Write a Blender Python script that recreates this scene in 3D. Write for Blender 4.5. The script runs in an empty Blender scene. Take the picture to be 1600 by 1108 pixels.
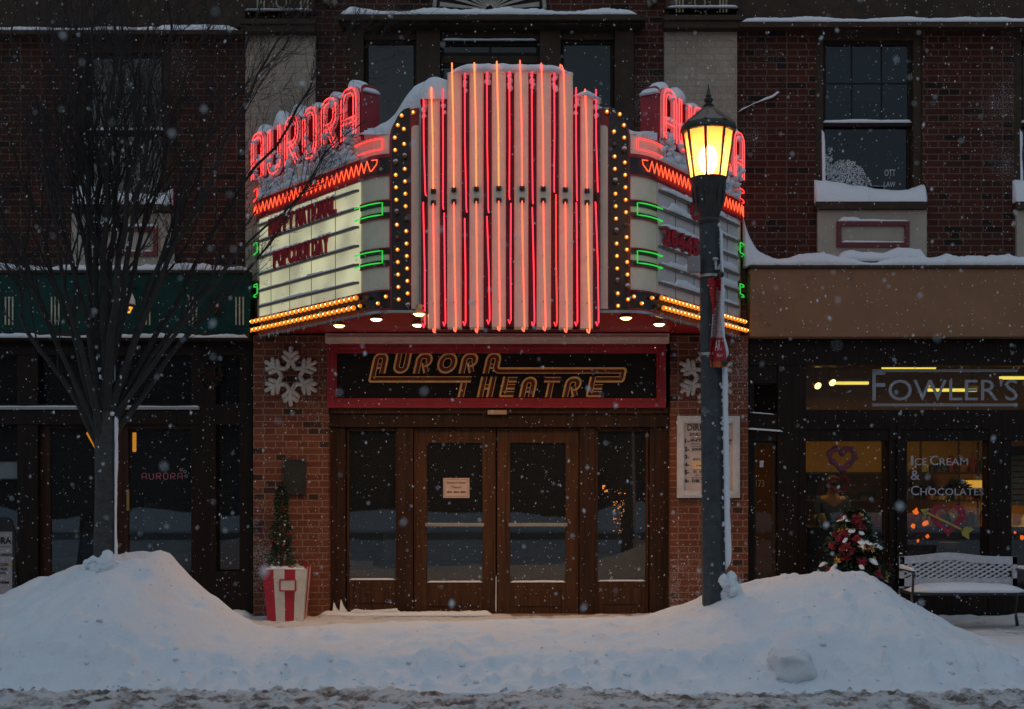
import bpy, math, random
from mathutils import Vector, noise
R = random.Random(7)
S = bpy.context.scene
C = S.collection
rad = math.radians
# ------------------------------------------------------------------ camera
F = 1950.0            # focal length measured in pixels of the 1600 px wide photograph
HZ = 757.0            # row of the horizon
D0 = 15.0             # camera to facade, metres
cam_d = bpy.data.cameras.new('camera'); cam = bpy.data.objects.new('camera', cam_d); C.objects.link(cam)
cam.location = (0, -D0, 1.6); cam.rotation_euler = (rad(90), 0, 0)
cam_d.sensor_width = 36; cam_d.lens = F/1600*36; cam_d.shift_y = (HZ-554)/1600
cam_d.clip_start = .1; cam_d.clip_end = 600
cam_d.dof.use_dof = True; cam_d.dof.focus_distance = 13.4; cam_d.dof.aperture_fstop = 2.8
S.camera = cam
# ------------------------------------------------------------------ light and exposure
w = bpy.data.worlds.new('World'); S.world = w; w.use_nodes = True
nt = w.node_tree; bg = nt.nodes['Background']
sky = nt.nodes.new('ShaderNodeTexSky'); sky.sky_type = 'NISHITA'; sky.sun_disc = False
sky.sun_elevation = rad(6); sky.sun_rotation = rad(200); sky.air_density = 1.0; sky.dust_density = 4; sky.ozone_density = 2
hs = nt.nodes.new('ShaderNodeHueSaturation'); hs.inputs['Saturation'].default_value = .45
mx = nt.nodes.new('ShaderNodeMixRGB'); mx.inputs['Fac'].default_value = .8; mx.inputs['Color2'].default_value = (1.85, 2.5, 3.2, 1)
nt.links.new(sky.outputs['Color'], hs.inputs['Color']); nt.links.new(hs.outputs['Color'], mx.inputs['Color1'])
nt.links.new(mx.outputs['Color'], bg.inputs['Color']); bg.inputs['Strength'].default_value = .135
sun_d = bpy.data.lights.new('overcast_sun', 'SUN'); sun_d.energy = .10; sun_d.angle = rad(40); sun_d.color = (.92, .96, 1)
sun = bpy.data.objects.new('overcast_sun', sun_d); C.objects.link(sun); sun.rotation_euler = (rad(28), 0, rad(-14))
S.view_settings.view_transform = 'Standard'; S.view_settings.look = 'None'
S.view_settings.exposure = 0; S.view_settings.gamma = 1
S.cycles.max_bounces = 6; S.cycles.transparent_max_bounces = 16; S.cycles.sample_clamp_indirect = 3
S.cycles.caustics_reflective = False; S.cycles.caustics_refractive = False

def pt(px, py, Y):
    "place a photograph measurement at the distance where the thing stands"
    d = D0+Y
    return Vector(((px-800)*d/F, Y, 1.6+(HZ-py)*d/F))
def wx(px, Y=0.): return (px-800)*(D0+Y)/F
def wz(py, Y=0.): return 1.6+(HZ-py)*(D0+Y)/F

# ------------------------------------------------------------------ materials
MATS = {}
def mat(name, col, rough=.6, metal=0., var=.15, scale=6., bump=0., bscale=40., emit=None, es=0., spec=.5, stain=None, sfac=.5, sscale=1.5, coat=0.):
    if name in MATS: return MATS[name]
    m = bpy.data.materials.new(name); m.use_nodes = True; t = m.node_tree; N = t.nodes; L = t.links
    b = N['Principled BSDF']; b.inputs['Roughness'].default_value = rough; b.inputs['Metallic'].default_value = metal
    b.inputs['Specular IOR Level'].default_value = spec; b.inputs['Coat Weight'].default_value = coat
    tc = N.new('ShaderNodeTexCoord')
    n = N.new('ShaderNodeTexNoise'); n.inputs['Scale'].default_value = scale; n.inputs['Detail'].default_value = 6; n.inputs['Roughness'].default_value = .65
    L.new(tc.outputs['Object'], n.inputs['Vector'])
    cr = N.new('ShaderNodeValToRGB'); cr.color_ramp.elements[0].position = .3; cr.color_ramp.elements[1].position = .7
    cr.color_ramp.elements[0].color = tuple(c*(1-var) for c in col)+(1,); cr.color_ramp.elements[1].color = tuple(min(1, c*(1+var)) for c in col)+(1,)
    L.new(n.outputs['Fac'], cr.inputs['Fac']); out = cr.outputs['Color']
    if stain:
        n2 = N.new('ShaderNodeTexNoise'); n2.inputs['Scale'].default_value = sscale; n2.inputs['Detail'].default_value = 9; n2.inputs['Roughness'].default_value = .7
        L.new(tc.outputs['Object'], n2.inputs['Vector'])
        r2 = N.new('ShaderNodeValToRGB'); r2.color_ramp.elements[0].position = 1-sfac; r2.color_ramp.elements[1].position = min(1, 1-sfac+.14)
        L.new(n2.outputs['Fac'], r2.inputs['Fac'])
        mm = N.new('ShaderNodeMixRGB'); mm.inputs['Color2'].default_value = tuple(stain)+(1,)
        L.new(r2.outputs['Color'], mm.inputs['Fac']); L.new(out, mm.inputs['Color1']); out = mm.outputs['Color']
    L.new(out, b.inputs['Base Color'])
    if bump:
        nb = N.new('ShaderNodeTexNoise'); nb.inputs['Scale'].default_value = bscale; nb.inputs['Detail'].default_value = 5
        L.new(tc.outputs['Object'], nb.inputs['Vector'])
        bp = N.new('ShaderNodeBump'); bp.inputs['Strength'].default_value = bump; bp.inputs['Distance'].default_value = .02
        L.new(nb.outputs['Fac'], bp.inputs['Height']); L.new(bp.outputs['Normal'], b.inputs['Normal'])
    if emit:
        b.inputs['Emission Color'].default_value = tuple(emit)+(1,); b.inputs['Emission Strength'].default_value = es
    MATS[name] = m; return m
def glow(name, col, s):
    if name in MATS: return MATS[name]
    m = bpy.data.materials.new(name); m.use_nodes = True; t = m.node_tree; t.nodes.clear()
    e = t.nodes.new('ShaderNodeEmission'); e.inputs['Color'].default_value = tuple(col)+(1,); e.inputs['Strength'].default_value = s
    o = t.nodes.new('ShaderNodeOutputMaterial'); t.links.new(e.outputs[0], o.inputs[0]); MATS[name] = m; return m
def glass(name, tint=(.8, .85, .88), refl=1.0, dirt=0.02):
    if name in MATS: return MATS[name]
    m = bpy.data.materials.new(name); m.use_nodes = True; t = m.node_tree; N = t.nodes; N.clear(); L = t.links
    tr = N.new('ShaderNodeBsdfTransparent'); tr.inputs['Color'].default_value = tuple(tint)+(1,)
    gl = N.new('ShaderNodeBsdfGlossy'); gl.inputs['Roughness'].default_value = .03
    tc = N.new('ShaderNodeTexCoord'); nn = N.new('ShaderNodeTexNoise'); nn.inputs['Scale'].default_value = 1.3
    bp = N.new('ShaderNodeBump'); bp.inputs['Strength'].default_value = .05; bp.inputs['Distance'].default_value = .05
    L.new(tc.outputs['Object'], nn.inputs['Vector']); L.new(nn.outputs['Fac'], bp.inputs['Height']); gl.inputs['Roughness'].default_value = .015
    fr = N.new('ShaderNodeFresnel'); fr.inputs['IOR'].default_value = 1.52
    mu = N.new('ShaderNodeMath'); mu.operation = 'MULTIPLY'; mu.inputs[1].default_value = refl; L.new(fr.outputs[0], mu.inputs[0])
    mi = N.new('ShaderNodeMixShader'); L.new(mu.outputs[0], mi.inputs[0]); L.new(tr.outputs[0], mi.inputs[1]); L.new(gl.outputs[0], mi.inputs[2])
    df = N.new('ShaderNodeBsdfDiffuse'); df.inputs['Color'].default_value = (.6, .63, .65, 1)
    m2 = N.new('ShaderNodeMixShader'); m2.inputs[0].default_value = dirt; L.new(mi.outputs[0], m2.inputs[1]); L.new(df.outputs[0], m2.inputs[2])
    o = N.new('ShaderNodeOutputMaterial'); L.new(m2.outputs[0], o.inputs[0]); MATS[name] = m; return m
def brick(name, c1, c2, c3, mortar, bw=.236, bh=.0785, painted=False, squash=1.):
    if name in MATS: return MATS[name]
    m = bpy.data.materials.new(name); m.use_nodes = True; t = m.node_tree; N = t.nodes; L = t.links; b = N['Principled BSDF']
    b.inputs['Roughness'].default_value = .85; b.inputs['Specular IOR Level'].default_value = .25
    g = N.new('ShaderNodeNewGeometry'); sp = N.new('ShaderNodeSeparateXYZ'); L.new(g.outputs['Position'], sp.inputs[0])
    ad = N.new('ShaderNodeMath'); ad.operation = 'ADD'; L.new(sp.outputs['X'], ad.inputs[0]); L.new(sp.outputs['Y'], ad.inputs[1])
    co = N.new('ShaderNodeCombineXYZ'); L.new(ad.outputs[0], co.inputs['X']); L.new(sp.outputs['Z'], co.inputs['Y'])
    n0 = N.new('ShaderNodeTexNoise'); n0.inputs['Scale'].default_value = 9; n0.inputs['Detail'].default_value = 2; L.new(g.outputs['Position'], n0.inputs['Vector'])
    s0 = N.new('ShaderNodeVectorMath'); s0.operation = 'SCALE'; s0.inputs['Scale'].default_value = .006; L.new(n0.outputs['Color'], s0.inputs[0])
    a0 = N.new('ShaderNodeVectorMath'); a0.operation = 'ADD'; L.new(co.outputs[0], a0.inputs[0]); L.new(s0.outputs[0], a0.inputs[1])
    def bt(ca, cb, bias):
        k = N.new('ShaderNodeTexBrick'); k.inputs['Scale'].default_value = 1; k.inputs['Brick Width'].default_value = bw; k.inputs['Row Height'].default_value = bh
        k.inputs['Mortar Size'].default_value = .0078; k.inputs['Mortar Smooth'].default_value = .25; k.inputs['Bias'].default_value = bias
        k.offset = .5; k.squash = .55; k.squash_frequency = 2
        k.inputs['Color1'].default_value = tuple(ca)+(1,); k.inputs['Color2'].default_value = tuple(cb)+(1,); k.inputs['Mortar'].default_value = tuple(mortar)+(1,)
        L.new(a0.outputs[0], k.inputs['Vector']); return k
    k1 = bt(c1, c2, 0); k2 = bt((0, 0, 0), (1, 1, 1), 0)
    # a few burnt bricks among the others
    rr = N.new('ShaderNodeValToRGB'); rr.color_ramp.elements[0].position = .90; rr.color_ramp.elements[1].position = .92; L.new(k2.outputs['Color'], rr.inputs['Fac'])
    iv = N.new('ShaderNodeMath'); iv.operation = 'SUBTRACT'; iv.inputs[0].default_value = 1; L.new(k2.outputs['Fac'], iv.inputs[1])
    mu = N.new('ShaderNodeMath'); mu.operation = 'MULTIPLY'; L.new(rr.outputs['Color'], mu.inputs[0]); L.new(iv.outputs[0], mu.inputs[1])
    x1 = N.new('ShaderNodeMixRGB'); x1.inputs['Color2'].default_value = tuple(c3)+(1,); L.new(mu.outputs[0], x1.inputs['Fac']); L.new(k1.outputs['Color'], x1.inputs['Color1'])
    n1 = N.new('ShaderNodeTexNoise'); n1.inputs['Scale'].default_value = 1.1; n1.inputs['Detail'].default_value = 8; n1.inputs['Roughness'].default_value = .7; L.new(g.outputs['Position'], n1.inputs['Vector'])
    r1 = N.new('ShaderNodeValToRGB'); r1.color_ramp.elements[0].position = .3; r1.color_ramp.elements[0].color = (.62, .6, .6, 1); r1.color_ramp.elements[1].position = .75; r1.color_ramp.elements[1].color = (1.15, 1.12, 1.1, 1)
    L.new(n1.outputs['Fac'], r1.inputs['Fac'])
    x2 = N.new('ShaderNodeMixRGB'); x2.blend_type = 'MULTIPLY'; x2.inputs['Fac'].default_value = 1; L.new(x1.outputs['Color'], x2.inputs['Color1']); L.new(r1.outputs['Color'], x2.inputs['Color2'])
    n3 = N.new('ShaderNodeTexNoise'); n3.inputs['Scale'].default_value = 60; n3.inputs['Detail'].default_value = 4; L.new(g.outputs['Position'], n3.inputs['Vector'])
    r3 = N.new('ShaderNodeValToRGB'); r3.color_ramp.elements[0].position = .3; r3.color_ramp.elements[0].color = (.7, .7, .7, 1); r3.color_ramp.elements[1].color = (1.2, 1.2, 1.2, 1); L.new(n3.outputs['Fac'], r3.inputs['Fac'])
    x3 = N.new('ShaderNodeMixRGB'); x3.blend_type = 'MULTIPLY'; x3.inputs['Fac'].default_value = 1; L.new(x2.outputs['Color'], x3.inputs['Color1']); L.new(r3.outputs['Color'], x3.inputs['Color2'])
    n4 = N.new('ShaderNodeTexNoise'); n4.inputs['Scale'].default_value = 75; n4.inputs['Detail'].default_value = 3; L.new(g.outputs['Position'], n4.inputs['Vector'])
    n5 = N.new('ShaderNodeTexNoise'); n5.inputs['Scale'].default_value = .9; n5.inputs['Detail'].default_value = 3; L.new(g.outputs['Position'], n5.inputs['Vector'])
    m4 = N.new('ShaderNodeMath'); m4.operation = 'MULTIPLY'; L.new(n4.outputs['Fac'], m4.inputs[0]); L.new(n5.outputs['Fac'], m4.inputs[1])
    r4 = N.new('ShaderNodeMapRange'); r4.inputs[1].default_value = .345; r4.inputs[2].default_value = .42; r4.inputs[4].default_value = .55; L.new(m4.outputs[0], r4.inputs[0])
    x4 = N.new('ShaderNodeMixRGB'); x4.inputs['Color2'].default_value = (.5, .5, .52, 1); L.new(r4.outputs[0], x4.inputs['Fac']); L.new(x3.outputs['Color'], x4.inputs['Color1']); x3 = x4
    L.new(x3.outputs['Color'], b.inputs['Base Color'])
    bp = N.new('ShaderNodeBump'); bp.inputs['Strength'].default_value = .35 if painted else .8; bp.inputs['Distance'].default_value = .012; bp.invert = True
    L.new(k1.outputs['Fac'], bp.inputs['Height']); L.new(bp.outputs['Normal'], b.inputs['Normal'])
    MATS[name] = m; return m
def wood(name, col, rough=.45):
    if name in MATS: return MATS[name]
    m = bpy.data.materials.new(name); m.use_nodes = True; t = m.node_tree; N = t.nodes; L = t.links; b = N['Principled BSDF']
    b.inputs['Roughness'].default_value = rough; b.inputs['Specular IOR Level'].default_value = .2
    g = N.new('ShaderNodeNewGeometry'); mp = N.new('ShaderNodeMapping'); mp.inputs['Scale'].default_value = (28, 28, 1.6); L.new(g.outputs['Position'], mp.inputs['Vector'])
    n = N.new('ShaderNodeTexNoise'); n.inputs['Scale'].default_value = 1; n.inputs['Detail'].default_value = 7; n.inputs['Distortion'].default_value = .6; L.new(mp.outputs[0], n.inputs['Vector'])
    r = N.new('ShaderNodeValToRGB'); r.color_ramp.elements[0].position = .3; r.color_ramp.elements[1].position = .72
    r.color_ramp.elements[0].color = tuple(c*.5 for c in col)+(1,); r.color_ramp.elements[1].color = tuple(c*1.35 for c in col)+(1,)
    L.new(n.outputs['Fac'], r.inputs['Fac']); L.new(r.outputs['Color'], b.inputs['Base Color'])
    bp = N.new('ShaderNodeBump'); bp.inputs['Strength'].default_value = .25; bp.inputs['Distance'].default_value = .01
    L.new(n.outputs['Fac'], bp.inputs['Height']); L.new(bp.outputs['Normal'], b.inputs['Normal'])
    MATS[name] = m; return m
def snowmat(name, col=(.80, .82, .86), dirt=None, dfac=.5, dscale=5.):
    m = mat(name, col, .75, 0, .03, 2.2, .5, 28, spec=.2, stain=dirt, sfac=dfac, sscale=dscale)
    return m

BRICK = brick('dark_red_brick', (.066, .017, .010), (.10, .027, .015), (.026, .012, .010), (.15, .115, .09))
BRICK2 = brick('entry_brick_lit', (.17, .05, .03), (.25, .08, .045), (.06, .03, .025), (.30, .20, .14))  # brick in lighter, redder colours: the warm entry light is put in
PAINTB = brick('painted_brick', (.47, .385, .31), (.50, .41, .33), (.44, .36, .29), (.40, .33, .26), painted=True)
CREAM = mat('cream_enamel', (.82, .70, .53), .38, var=.08, stain=(.16, .11, .07), sfac=.31, sscale=7)
CREAMP = mat('cream_panel', (.36, .315, .25), .6, var=.08)
REDP = mat('red_enamel', (.30, .012, .022), .35, var=.2)
REDD = mat('dark_red_groove', (.085, .004, .011), .5, var=.3, stain=(.5, .45, .47), sfac=.34, sscale=14)
BLACKP = mat('black_enamel', (.018, .014, .013), .4, var=.3)
BRONZE = mat('brown_bronze', (.045, .028, .018), .6, var=.3, spec=.2)
BRONZED = mat('dark_bronze', (.016, .011, .009), .6, var=.25, spec=.2)
WOOD = wood('stained_oak', (.066, .027, .011))
WOODD = wood('dark_storefront_wood', (.015, .0075, .005))
SNOW = snowmat('fresh_snow')
BANK = snowmat('bank_snow', (.78, .81, .85), (.50, .51, .52), .37, 6.5)
METAL = mat('brushed_aluminium', (.42, .41, .39), .35, .8, .1)
IRON = mat('black_iron', (.045, .04, .036), .5, .3, .3, 14, .3, 60, stain=(.10, .055, .03), sfac=.4, sscale=18)
GLASS = glass('window_glass', (.6, .7, .75), .8, .0)
GLASSB = glass('door_glass', (.72, .78, .8), 1.7)
DARK = mat('dark_interior', (.02, .017, .015), .9, var=.3)
NO = glow('orange_neon', (1., .105, .05), 2.8)
NO2 = glow('amber_neon', (1., .165, .048), 3.0)
NP = glow('pink_neon', (1., .035, .058), 2.5)
NR = glow('red_neon', (1., .035, .03), 2.6)
NL = glow('letter_neon', (1., .055, .055), 3.0)
NG = glow('green_neon', (.05, .9, .10), .75)
NB = mat('unlit_neon_faint_glow', (.42, .50, .62), .3, emit=(.35, .5, .8), es=.10)  # these tubes are off; a faint blue glow is put into them

# ------------------------------------------------------------------ mesh helpers
def tag(o, label=None, cat=None, group=None, kind=None):
    if label: o['label'] = label
    if cat: o['category'] = cat
    if group: o['group'] = group
    if kind: o['kind'] = kind
    return o
def root(name, loc, label, cat, group=None):
    o = bpy.data.objects.new(name, None); C.objects.link(o); o.location = loc; o.empty_display_size = .1
    return tag(o, label, cat, group)
def origin(o):
    v = Vector((0, 0, 0))
    while o: v = v+Vector(o.location); o = o.parent
    return v
class MB:
    def __init__(s): s.v = []; s.f = []; s.m = []
    def add(s, vs, fs, mi=0):
        k = len(s.v); s.v += [tuple(v) for v in vs]; s.f += [tuple(i+k for i in f) for f in fs]; s.m += [mi]*len(fs); return s
    def box(s, x0, x1, y0, y1, z0, z1, mi=0):
        x0, x1 = sorted((x0, x1)); y0, y1 = sorted((y0, y1)); z0, z1 = sorted((z0, z1))
        v = [(x, y, z) for x in (x0, x1) for y in (y0, y1) for z in (z0, z1)]
        return s.add(v, [(0, 1, 3, 2), (4, 6, 7, 5), (0, 4, 5, 1), (2, 3, 7, 6), (0, 2, 6, 4), (1, 5, 7, 3)], mi)
    def pbox(s, a, b, c, d, y0, y1, mi=0, Y=None):
        "box from photograph columns a..b, rows c..d, measured at depth of its front face"
        Y = y0 if Y is None else Y
        return s.box(wx(a, Y), wx(b, Y), y0, y1, wz(d, Y), wz(c, Y), mi)
    def frame(s, a, b, c, d, y0, y1, t, mi=0, Y=None):
        Y = y0 if Y is None else Y
        x0, x1, z0, z1 = wx(a, Y), wx(b, Y), wz(d, Y), wz(c, Y)
        s.box(x0, x0+t, y0, y1, z0, z1, mi); s.box(x1-t, x1, y0, y1, z0, z1, mi)
        s.box(x0+t, x1-t, y0, y1, z0, z0+t, mi); return s.box(x0+t, x1-t, y0, y1, z1-t, z1, mi)
    def obox(s, c, ax, ay, az, mi=0):
        "oriented box: centre and three half axes"
        c, ax, ay, az = map(Vector, (c, ax, ay, az))
        v = [c+ax*i+ay*j+az*k for i in (-1, 1) for j in (-1, 1) for k in (-1, 1)]
        return s.add(v, [(0, 1, 3, 2), (4, 6, 7, 5), (0, 4, 5, 1), (2, 3, 7, 6), (0, 2, 6, 4), (1, 5, 7, 3)], mi)
    def tube(s, path, r, n=8, mi=0, cap=True):
        P = [Vector(p) for p in path]; k = len(P)
        if k < 2: return s
        rs = r if isinstance(r, (list, tuple)) else [r]*k
        prev = None; rings = []
        for i in range(k):
            t = (P[min(i+1, k-1)]-P[max(i-1, 0)])
            if t.length < 1e-9: t = Vector((0, 0, 1))
            t.normalize()
            if prev is None:
                u = t.orthogonal().normalized()
            else:
                u = prev-t*prev.dot(t)
                u = u.normalized() if u.length > 1e-6 else t.orthogonal().normalized()
            prev = u; w_ = t.cross(u)
            rings.append([P[i]+(u*math.cos(a)+w_*math.sin(a))*rs[i] for a in [2*math.pi*j/n for j in range(n)]])
        vs = [v for g in rings for v in g]; fs = []
        for i in range(k-1):
            for j in range(n): fs.append((i*n+j, i*n+(j+1) % n, (i+1)*n+(j+1) % n, (i+1)*n+j))
        if cap: fs.append(tuple(range(n))[::-1]); fs.append(tuple((k-1)*n+j for j in range(n)))
        return s.add(vs, fs, mi)
    def lathe(s, c, prof, n=24, mi=0, rot=0., sx=1., sy=1.):
        vs = []; fs = []; k = len(prof)
        for (r, z) in prof:
            for j in range(n):
                a = rot+2*math.pi*j/n; vs.append((c[0]+r*math.cos(a)*sx, c[1]+r*math.sin(a)*sy, c[2]+z))
        for i in range(k-1):
            for j in range(n): fs.append((i*n+j, i*n+(j+1) % n, (i+1)*n+(j+1) % n, (i+1)*n+j))
        fs.append(tuple(range(n))[::-1]); fs.append(tuple((k-1)*n+j for j in range(n)))
        return s.add(vs, fs, mi)
    def ball(s, c, r, n=10, mi=0, sz=1., jit=0.):
        prof = [(max(1e-4, r*math.sin(math.pi*i/(n//2+1))), -r*sz*math.cos(math.pi*i/(n//2+1))) for i in range(n//2+2)]
        k0 = len(s.v); s.lathe(c, prof, n, mi)
        if jit:
            for i in range(k0, len(s.v)):
                v = Vector(s.v[i]); q = noise.noise(v*(1.2/r))*jit*r; dd = (v-Vector(c)).normalized(); s.v[i] = tuple(v+dd*q)
        return s
    def prism(s, poly, o, u, v, d, mi=0, mside=None):
        "polygon (2D) in plane o + u*a + v*b, extruded by vector d"
        o, u, v, d = map(Vector, (o, u, v, d)); n = len(poly)
        a = [o+u*p[0]+v*p[1] for p in poly]; b = [p+d for p in a]
        s.add(a+b, [tuple(range(n))], mi); k = len(s.v)-2*n
        s.f.append(tuple(k+n+i for i in range(n))[::-1]); s.m.append(mi if mside is None else mside)
        for i in range(n): s.f.append((k+i, k+n+i, k+n+(i+1) % n, k+(i+1) % n)); s.m.append(mi if mside is None else mside)
        return s
    def band(s, pts, z0, z1, n_off, th, mi=0, close=True):
        "vertical strip following a plan polyline, standing n_off..n_off+th outside it"
        nn = normals(pts); vs = []
        for p, n in zip(pts, nn):
            a = Vector((p[0], p[1], 0))+n*(n_off+th); b = Vector((p[0], p[1], 0))+n*n_off
            vs += [(a.x, a.y, z0), (a.x, a.y, z1), (b.x, b.y, z1), (b.x, b.y, z0)]
        fs = []
        for i in range(len(pts)-1):
            for j in range(4): fs.append((i*4+j, i*4+(j+1) % 4, i*4+4+(j+1) % 4, i*4+4+j))
        fs.append((0, 1, 2, 3)); k = (len(pts)-1)*4; fs.append((k+3, k+2, k+1, k)); return s.add(vs, fs, mi)
    def hf(s, xs, ys, fn, base, inside=None, mi=0):
        idx = {}; vs = []; fs = []
        def q(i, j):
            if (i, j) not in idx: idx[(i, j)] = len(vs); vs.append((xs[i], ys[j], fn(xs[i], ys[j])))
            return idx[(i, j)]
        cells = set((i, j) for i in range(len(xs)-1) for j in range(len(ys)-1) if inside is None or inside((xs[i]+xs[i+1])/2, (ys[j]+ys[j+1])/2))
        low = {}
        def ql(i, j):
            if (i, j) not in low: low[(i, j)] = len(vs); vs.append((xs[i], ys[j], base))
            return low[(i, j)]
        for (i, j) in cells:
            fs.append((q(i, j), q(i+1, j), q(i+1, j+1), q(i, j+1)))
            for (di, dj, a, b) in ((-1, 0, (i, j+1), (i, j)), (1, 0, (i+1, j), (i+1, j+1)), (0, -1, (i, j), (i+1, j)), (0, 1, (i+1, j+1), (i, j+1))):
                if (i+di, j+dj) not in cells: fs.append((q(*b), q(*a), ql(*a), ql(*b)))
        return s.add(vs, fs, mi)
    def build(s, name, m, parent=None, smooth=False, bevel=0., kind=None, label=None):
        me = bpy.data.meshes.new(name); og = origin(parent) if parent else Vector((0, 0, 0))
        me.from_pydata([tuple(Vector(v)-og) for v in s.v], [], s.f)
        for mm in (m if isinstance(m, (list, tuple)) else [m]): me.materials.append(mm)
        for p, mi in zip(me.polygons, s.m): p.material_index = mi; p.use_smooth = bool(smooth)
        me.validate(); me.update()
        o = bpy.data.objects.new(name, me); C.objects.link(o)
        if parent: o.parent = parent
        if bevel:
            b = o.modifiers.new('edge', 'BEVEL'); b.width = bevel; b.segments = 2; b.limit_method = 'ANGLE'
        if smooth == 'auto':
            import bmesh
            bm = bmesh.new(); bm.from_mesh(me)
            for e in bm.edges:
                if len(e.link_faces) == 2 and e.calc_face_angle(0) > .7: e.smooth = False
            bm.to_mesh(me); bm.free()
        if kind: o['kind'] = kind
        if label: o['label'] = label
        return o
def build_each(mb, name, m, parent, **kw):
    "every separate piece of the builder becomes an object of its own"
    n = len(mb.v); par = list(range(n))
    def f(i):
        while par[i] != i: par[i] = par[par[i]]; i = par[i]
        return i
    for q in mb.f:
        a = f(q[0])
        for i in q[1:]: par[f(i)] = a
    groups = {}
    for q, mi in zip(mb.f, mb.m): groups.setdefault(f(q[0]), []).append((q, mi))
    out = []
    for fs in groups.values():
        ids = sorted(set(i for q, _ in fs for i in q)); mp = {i: k for k, i in enumerate(ids)}; b = MB()
        b.v = [mb.v[i] for i in ids]; b.f = [tuple(mp[i] for i in q) for q, _ in fs]; b.m = [mi for _, mi in fs]; out.append(b.build(name, m, parent, **kw))
    return out
CEN = (-.05, -.4)
def normals(pts):
    out = []
    for i in range(len(pts)):
        a = pts[max(i-1, 0)]; b = pts[min(i+1, len(pts)-1)]
        t = Vector((b[0]-a[0], b[1]-a[1], 0)).normalized(); n = Vector((-t.y, t.x, 0))
        if n.dot(Vector((pts[i][0]-CEN[0], pts[i][1]-CEN[1], 0))) < 0: n = -n
        out.append(n)
    return out
def rounded(pts, rs, n=7):
    "2D polyline with rounded corners"
    out = [Vector(pts[0])]
    for i in range(1, len(pts)-1):
        p = Vector(pts[i]); a = Vector(pts[i-1]); b = Vector(pts[i+1]); r = rs[i-1] if isinstance(rs, (list, tuple)) else rs
        da = (a-p).normalized(); db = (b-p).normalized(); ang = da.angle(db)
        if r <= 0 or ang > 3.1: out.append(p); continue
        t = min(r/math.tan(ang/2), (a-p).length*.499 if i > 1 else (a-p).length, (b-p).length*.499 if i < len(pts)-2 else (b-p).length)
        r2 = t*math.tan(ang/2); c = p+(da+db).normalized()*(r2/math.sin(ang/2)); s0 = p+da*t; s1 = p+db*t
        a0 = math.atan2((s0-c).y, (s0-c).x); a1 = math.atan2((s1-c).y, (s1-c).x); dd = (a1-a0+math.pi) % (2*math.pi)-math.pi
        for k in range(n+1): out.append(c+Vector((math.cos(a0+dd*k/n), math.sin(a0+dd*k/n)))*r2)
    out.append(Vector(pts[-1])); return out
def offset(pts, d, closed=False):
    "parallel polyline, d to the right of travel"
    out = []; n = len(pts)
    for i in range(n):
        if closed: a, b = pts[(i-1) % n], pts[(i+1) % n]
        else: a, b = pts[max(i-1, 0)], pts[min(i+1, n-1)]
        p = pts[i]; t1 = (p-a).normalized() if (p-a).length > 1e-9 else (b-p).normalized(); t2 = (b-p).normalized() if (b-p).length > 1e-9 else t1
        n1 = Vector((t1.y, -t1.x)); n2 = Vector((t2.y, -t2.x)); m = (n1+n2)
        m = m.normalized() if m.length > 1e-6 else n1
        out.append(p+m*(d/max(.35, m.dot(n1))))
    return out
def snow(mb, p0, p1, width, height, seed=0, side=None, up=(0, 0, 1), rough=.35, n=None, ends=True, sag=0., mi=0, pts=None):
    "lumpy ridge of settled snow from p0 to p1 (or along pts)"
    if pts is None: pts = [Vector(p0), Vector(p1)]
    pts = [Vector(p) for p in pts]; L = sum((pts[i+1]-pts[i]).length for i in range(len(pts)-1))
    n = n or max(4, int(L/.035)); up = Vector(up); P = []
    segs = [(pts[i+1]-pts[i]).length for i in range(len(pts)-1)]
    for k in range(n+1):
        q = L*k/n; i = 0
        while i < len(segs)-1 and q > segs[i]: q -= segs[i]; i += 1
        P.append(pts[i].lerp(pts[i+1], min(1, q/max(segs[i], 1e-9))))
    vs = []; fs = []; m = 9
    for k in range(n+1):
        t = (P[min(k+1, n)]-P[max(k-1, 0)]).normalized(); sd = Vector(side) if side is not None else up.cross(t).normalized()
        e = 1.
        if ends: e = min(1, math.sin(math.pi*min(.5, max(0.0, min(k, n-k))/n*L/(2.2*max(height, width/2)))) if n else 1); e = max(.12, e)
        h = height*e*max(.25, 1+rough*(noise.noise(P[k]*1.7+Vector((seed*3.1, 0, 0)))*1.5+noise.noise(P[k]*5.3+Vector((seed*3.1, 7, 0)))*.7)+rough*.35*noise.noise(P[k]*25+Vector((seed, 5, 0))))
        ww = width*(.6+.4*e)*(1+.25*rough*noise.noise(P[k]*11+Vector((0, seed*2.3, 0))))
        for j in range(m):
            a = math.pi*j/(m-1); ca = math.cos(a); sa = math.sin(a)
            vs.append(P[k]+sd*(ww/2*(abs(ca)**.7)*(1 if ca > 0 else -1))+up*(h*(sa**.75 if sa > 0 else 0)-(sag if j in (0, m-1) else 0)))
    for k in range(n):
        for j in range(m-1): fs.append((k*m+j, k*m+j+1, (k+1)*m+j+1, (k+1)*m+j))
        fs.append((k*m+m-1, k*m, (k+1)*m, (k+1)*m+m-1))
    fs.append(tuple(range(m))[::-1]); fs.append(tuple(n*m+j for j in range(m))); return mb.add(vs, fs, mi)
def text_mesh(body, size=1., ext=.0, off=0.):
    cu = bpy.data.curves.new('lettering', 'FONT'); cu.body = body; cu.size = size; cu.extrude = ext; cu.offset = off; cu.resolution_u = 3
    o = bpy.data.objects.new('lettering', cu); C.objects.link(o); dg = bpy.context.evaluated_depsgraph_get(); dg.update()
    me = o.evaluated_get(dg).to_mesh(); vs = [v.co.copy() for v in me.vertices]; fs = [tuple(p.vertices) for p in me.polygons]
    o.evaluated_get(dg).to_mesh_clear(); bpy.data.objects.remove(o); bpy.data.curves.remove(cu); return vs, fs
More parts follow.
